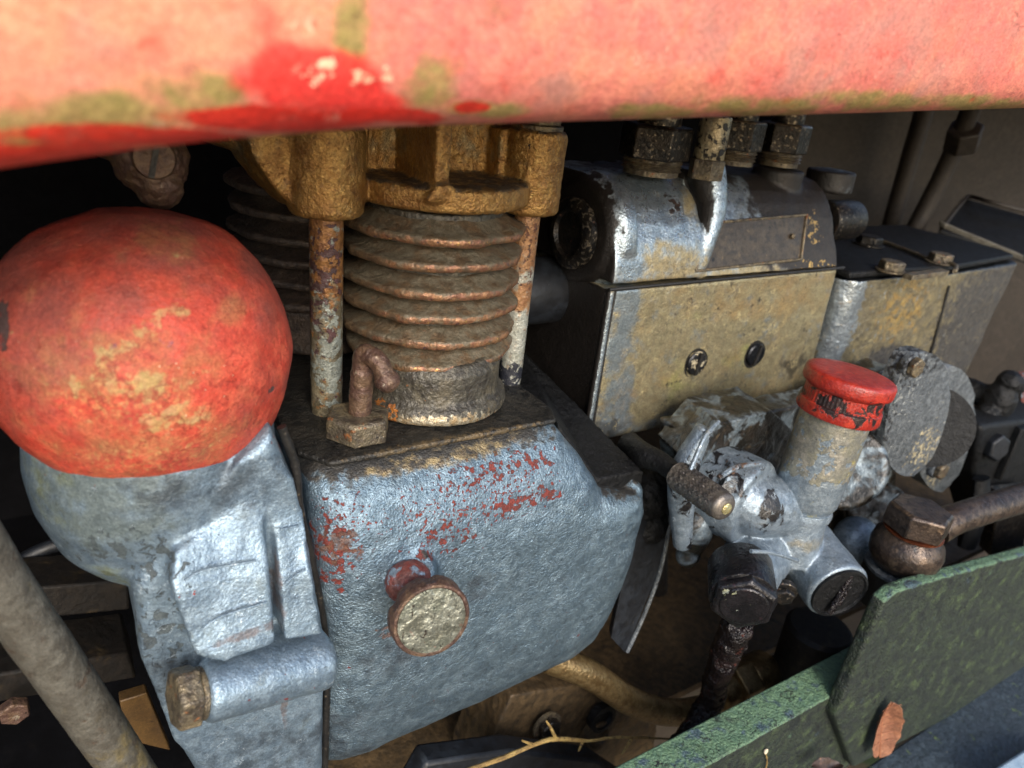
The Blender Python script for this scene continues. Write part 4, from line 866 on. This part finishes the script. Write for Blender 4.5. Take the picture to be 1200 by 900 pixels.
b = NB(); prism(b, [U(1196, 440, Y=44), U(1260, 430, Y=44), U(1260, 505, Y=44), U(1198, 490, Y=44)], (1, 1, 0)); tag(obj('red_panel_edge', b, m_redprimer, base=U(1200, 470, Y=44)), 'sliver of dull red panel glimpsed at the far right edge', 'panel')

# ------------------------------------------------------------------ low parts: pipe, flange, hose, filter
t = thing('oil_pipe', 'gold-flecked steel oil pipe emerging under the crankcase, with a hexagon union', 'pipe', U(760, 830, Y=36))
b = NB(); tube(b, [U(640, 770, Y=38), U(690, 790, Y=36.5), U(740, 822, Y=35.2), U(790, 835, Y=34.5), U(850, 825, Y=34)], 1.35, 20, 6); obj('pipe', b, m_brass, t, disp=((.8, .12),))
p, q = U(838, 815, Y=33.5), U(925, 772, Y=33.5); d = (q - p).normalized()
b = NB(); rcyl(b, p, p + d * 2.6, 1.9, .3); hexa(b, p + d * 2.2, d, 2.7, 2.6, .08, (0, 0, 1)); rcyl(b, p + d * 4.6, p + d * 8, 2.3, .3); obj('union_nut', b, m_brass, t, bevel=.15)
t = thing('mounting_foot', 'tan cast mounting foot with a round bolt hole under the crankcase', 'mounting foot', U(690, 860, Y=38))
b = NB(); prism(b, [U(560, 905, Y=37), U(600, 815, Y=37), U(700, 800, Y=38), U(770, 850, Y=38), U(760, 930, Y=38), U(560, 960, Y=37)], (0, 5, 0)); obj('foot', b, m_tan, t, voxel=.18, smooth=4, disp=((2, .25), (.4, .05)))
for u, v, r in ((706, 842, 1.5), (700, 862, 1.7)):
    b = NB(); lathe(b, U(u, v, Y=36.6), (0, -1, .1), [(r, -.6), (r, .25), (r * .72, .3), (r * .66, -.2), (0, -.2)], 26); obj('bolt_eye', b, m_black if v == 842 else m_tan, t)
b = NB(); tube(b, [U(868, 728, Y=29), U(852, 760, Y=30), U(838, 800, Y=31), U(828, 835, Y=31), U(800, 872, Y=30), U(770, 900, Y=30)], [1.4, 1.35, 1.15, 1.35, 1.2, 1.0], 18, 6)
tag(obj('oily_hose', b, m_wet, base=U(845, 780, Y=31), sub=1, disp=((1.2, .7), (.5, .2))), 'dark oil-soaked hose hanging down from the black plug', 'hose')
t = thing('sediment_bowl', 'round dark brown bowl under the feed pump, behind the green rail', 'bowl', U(945, 760, Y=31))
q = U(945, 780, Y=31)
b = NB(); lathe(b, q + V(0, 0, -1.5), (0, 0, 1), [(3.4, 0), (3.4, 6.6), (3.0, 7)], 40); obj('bowl', b, m_brown, t)
b = NB(); lathe(b, q + V(0, 0, -3.1), (0, 0, 1), [(3.6, 0), (3.9, .4), (3.9, 1.3), (3.5, 1.6)], 40); obj('clamp_ring', b, m_wet, t, disp=((.8, .2),))
b = NB(); tube(b, [U(765, 640, Y=52), U(768, 720, Y=52), U(775, 830, Y=52)], [1.9, 1.6, 2.2], 16, 5)
tag(obj('drain_tube', b, m_brown, base=U(770, 730, Y=52)), 'dark vertical tube against the brown floor, seen below the lever', 'tube')
b = NB(); obox(b, U(760, 700, Y=62), (1, .1, .12), 14, .5, 40, (0, 0, 1)); tag(obj('bay_side_sheet', b, m_tan, flat=True, base=U(780, 700, Y=62)), kind='structure')
b = NB(); prism(b, [U(500, 895, Y=33), U(600, 880, Y=33), U(700, 892, Y=33), U(760, 930, Y=33), U(480, 930, Y=33)], (0, 2, 0)); tag(obj('rubber_pad', b, m_rubber, base=U(600, 900, Y=33), bevel=.3), 'black rubber pad at the bottom edge, under the twig', 'rubber pad')

# left side clutter
b = NB(); tube(b, [U(-150, 463, Y=34), U(-40, 623, Y=34), U(0, 684, Y=34), U(50, 757, Y=34), U(148, 899, Y=34), U(215, 1003, Y=34)], 1.24, 28, 8)
tag(obj('slanting_pipe', b, m_pipe, base=U(60, 760, Y=34), disp=((2.5, .12), (.5, .03))), 'thick pale grey pipe slanting down the lower left corner', 'pipe')
t = thing('frame_beam', 'dark brown chassis beam with a bolt, behind the slanting pipe', 'beam', U(60, 740, Y=50))
b = NB(); prism(b, [U(-150, 705, Y=50), U(150, 680, Y=52), U(152, 715, Y=52), U(-150, 745, Y=50)], (0, 4, 0)); obj('upper_flange', b, m_brown, t, bevel=.2)
b = NB(); prism(b, [U(-150, 815, Y=46), U(150, 765, Y=50), U(160, 795, Y=50), U(-150, 850, Y=46)], (0, 5, 0)); obj('lower_flange', b, m_brown, t, bevel=.2)
b = NB(); hexa(b, U(17, 828, Y=45.8), (0, -1, 0), .95, .8, .1); obj('bolt', b, m_rust, t, bevel=.06)
b = NB(); prism(b, [U(140, 822, Y=44), U(172, 812, Y=44), U(200, 880, Y=44), U(150, 868, Y=44)], (0, 1, 0)); tag(obj('tan_bracket', b, mk('ochre primer', ['#5e4626', '#4c3820'], .5, .2, [L('#33261a', 1.4, .6, .1)]), base=U(165, 850, Y=44), bevel=.1), 'small ochre plate between the slanting pipe and the silver housing', 'plate')

# ------------------------------------------------------------------ green rail, guard plate, sill
t = thing('green_rail', 'mossy green painted steel rail running along the lower right corner', 'rail', U(960, 800, Y=24))
RY = 24.0
def ry(u, v, y=RY): return U(u, v, Y=y)
top0, top1 = U(700, 916, Y=RY), U(1005, 782, Y=RY + .0)
zt = (top0.z + top1.z) / 2
b = NB(); A = U(690, 925, Y=25.6); B_ = U(1500, 500, Y=25.6)
zr = A.z
xa, xb = A.x - 3, 135
b = NB(); prism(b, [(xa, 23.0, zr - .5), (xb, 23.0, zr - .5), (xb, 26.0, zr - .1), (xa, 26.0, zr - .1)], (0, 0, .5)); obj('top_flange', b, m_green, t, bevel=.15, disp=((1, .06),))
b = NB(); prism(b, [(xa, 23.0, zr - .3), (xb, 23.0, zr - .3), (xb, 23.0, zr - 14), (xa, 23.0, zr - 14)], (0, .6, 0)); obj('web', b, m_green, t)
t = thing('guard_plate', 'upright mossy green plate with rounded corner, standing on the rail at the right', 'plate', U(1120, 740, Y=22.8))
GYp = 22.0
pts = [U(978, 840, Y=GYp), U(1028, 724, Y=GYp), U(1036, 706, Y=GYp), U(1050, 694, Y=GYp), U(1072, 686, Y=GYp), U(1200, 650, Y=GYp), U(1400, 590, Y=GYp), U(1400, 800, Y=GYp), U(1210, 790, Y=GYp), U(1000, 900, Y=GYp)]
b = NB(); prism(b, pts, (0, 1.2, 0)); obj('plate', b, m_green, t, bevel=.3, bseg=4, disp=())
t = thing('sill', 'blue-grey flaking sill in the bottom right corner, below the green plate', 'sill', U(1120, 860, Y=19))
b = NB(); zz = U(1100, 848, Y=22).z
prism(b, [(30, 15.2, zz - .8), (135, 15.2, zz - .8), (135, 22.35, zz), (30, 22.35, zz)], (0, 0, -1.0)); obj('plate', b, m_sill, t, bevel=.2, disp=((1.5, .1),))

# leaves and twig
def leaf(name, label, c, along, up, L_, W, curl, n=18, mat=None):
    along = Vector(along).normalized(); nrm = Vector(up).normalized(); side = along.cross(nrm).normalized(); nrm = side.cross(along)
    t = thing(name, label, 'leaf', c, None)
    b = NB(); rows = []
    for i in range(n + 1):
        f = i / n; w = W * (math.sin(math.pi * min(1, f * .93 + .035)) ** .6) * (1 + .06 * math.sin(f * 23) + .05 * math.sin(f * 41 + 1)) * (1.12 - .3 * f if f > .5 else 1)
        if i == 0 or i == n: w = .04
        row = []
        for j in range(-4, 5):
            s_ = j / 4
            row.append(b.verts.new(Vector(c) + along * (f - .5) * L_ + side * (s_ * w) + nrm * (curl * (s_ * s_) * w + .12 * math.sin(f * 7 + s_ * 2) + curl * .5 * (f - .5) ** 2 * L_)))
        rows.append(row)
    ring_faces(b, rows, closed_ring=False, cap0=False, cap1=False)
    bl = obj('blade', b, mat or m_leaf, t, sharp=80, solid=.04, sub=1)
    b = NB(); path = [Vector(c) + along * (f - .5) * L_ + nrm * (.12 * math.sin(f * 7) + curl * .5 * (f - .5) ** 2 * L_ + .06) for f in [k / 8 for k in range(0, 9)]]
    tube(b, path, .06, 6, 2)
    for k in range(2, 8):
        for sg in (-1, 1):
            p0 = path[k]; tube(b, [p0, p0 + side * sg * W * .6 + along * .28 + nrm * (.05 + curl * .3 * W)], .03, 5, 1)
    if mat is None: obj('vein', b, m_vein, t)
    else: b.free()
    return t
lc = U(1033, 850, Y=21.6)
leaf('dry_leaf', 'reddish brown dry leaf leaning against the green plate, lower right', lc, U(1040, 815, Y=21.7) - U(1024, 885, Y=21.3), (-.3, -1, .2), 7.9, 1.75, .55)
leaf('dry_leaf', 'dark curled leaf fragment at the bottom edge, left of the larger leaf', U(968, 899, Y=21), (1, -.3, -.15), (0, -.3, 1), 3.4, .7, .5, mat=m_leafd)
t = thing('twig', 'thin pale forked twig lying along the bottom edge under the crankcase', 'twig', U(650, 870, Y=31))
b = NB(); ty = 31.5
tube(b, [U(540, 905, Y=ty), U(590, 888, Y=ty), U(625, 873, Y=ty), U(650, 866, Y=ty), U(690, 868, Y=ty), U(725, 864, Y=ty), U(790, 866, Y=ty)], [.15, .2, .17, .2, .14, .12, .08], 8, 5)
obj('stem', b, m_twig, t, disp=((.6, .15),))
for a_ in ([(652, 867), (645, 852), (640, 845)], [(683, 868), (678, 880)], [(740, 866), (732, 879), (728, 884)], [(625, 873), (612, 868)]):
    b = NB(); tube(b, [U(u, v, Y=ty) for u, v in a_], [.16, .08], 6, 3); obj('side_shoot', b, m_twig, t)
t = thing('lichen_disc', 'tiny pale disc with a stalk stuck to the green rail at the bottom', 'lichen', U(898, 882, Y=22.9))
b = NB(); lathe(b, U(897, 880, Y=22.85), (0, -1, .2), [(.22, 0), (.24, .1), (.12, .12), (0, .08)], 14); obj('disc', b, mk('pale lichen', ['#c8b8a0', '#b0a088'], .7), t)
b = NB(); tube(b, [U(897, 882, Y=22.8), U(899, 892, Y=22.8), U(897, 902, Y=22.8)], .06, 6, 3); obj('stalk', b, m_twig, t)

t = thing('step_edge', 'pale blue painted edge poking into the bottom right corner, below the sill', 'edge strip', U(1190, 895, Y=15))
b = NB(); prism(b, [U(1160, 903, Y=15), U(1215, 868, Y=15), U(1400, 830, Y=15), U(1400, 990, Y=15), U(1160, 960, Y=15)], (0, -3, -.5)); obj('strip', b, mk('pale blue paint', ['#8fa3b3', '#7f95a8'], .5), t, bevel=.3)

t = thing('clamp_bolt', 'tarnished hexagon bolt with a washer on the tan foot, under the crankcase', 'bolt', U(640, 868, Y=36.4))
q = U(640, 850, Y=36.6)
b = NB(); lathe(b, q, (0, -1, .1), [(1.5, 0), (1.5, .2)], 28); obj('washer', b, m_nut, t)
b = NB(); hexa(b, q + V(0, -.2, .02), (0, -1, .1), 1.15, .8, .1); obj('hex_head', b, m_iron, t, bevel=.06)
b = NB(); tube(b, [U(-30, 690, Y=56), U(60, 640, Y=56), U(120, 640, Y=57), U(175, 700, Y=57), U(190, 800, Y=57)], .55, 10, 6)
tag(obj('black_cable', b, m_rubber, base=U(120, 640, Y=56)), 'thin black cable looping in the dark behind the slanting pipe', 'cable')
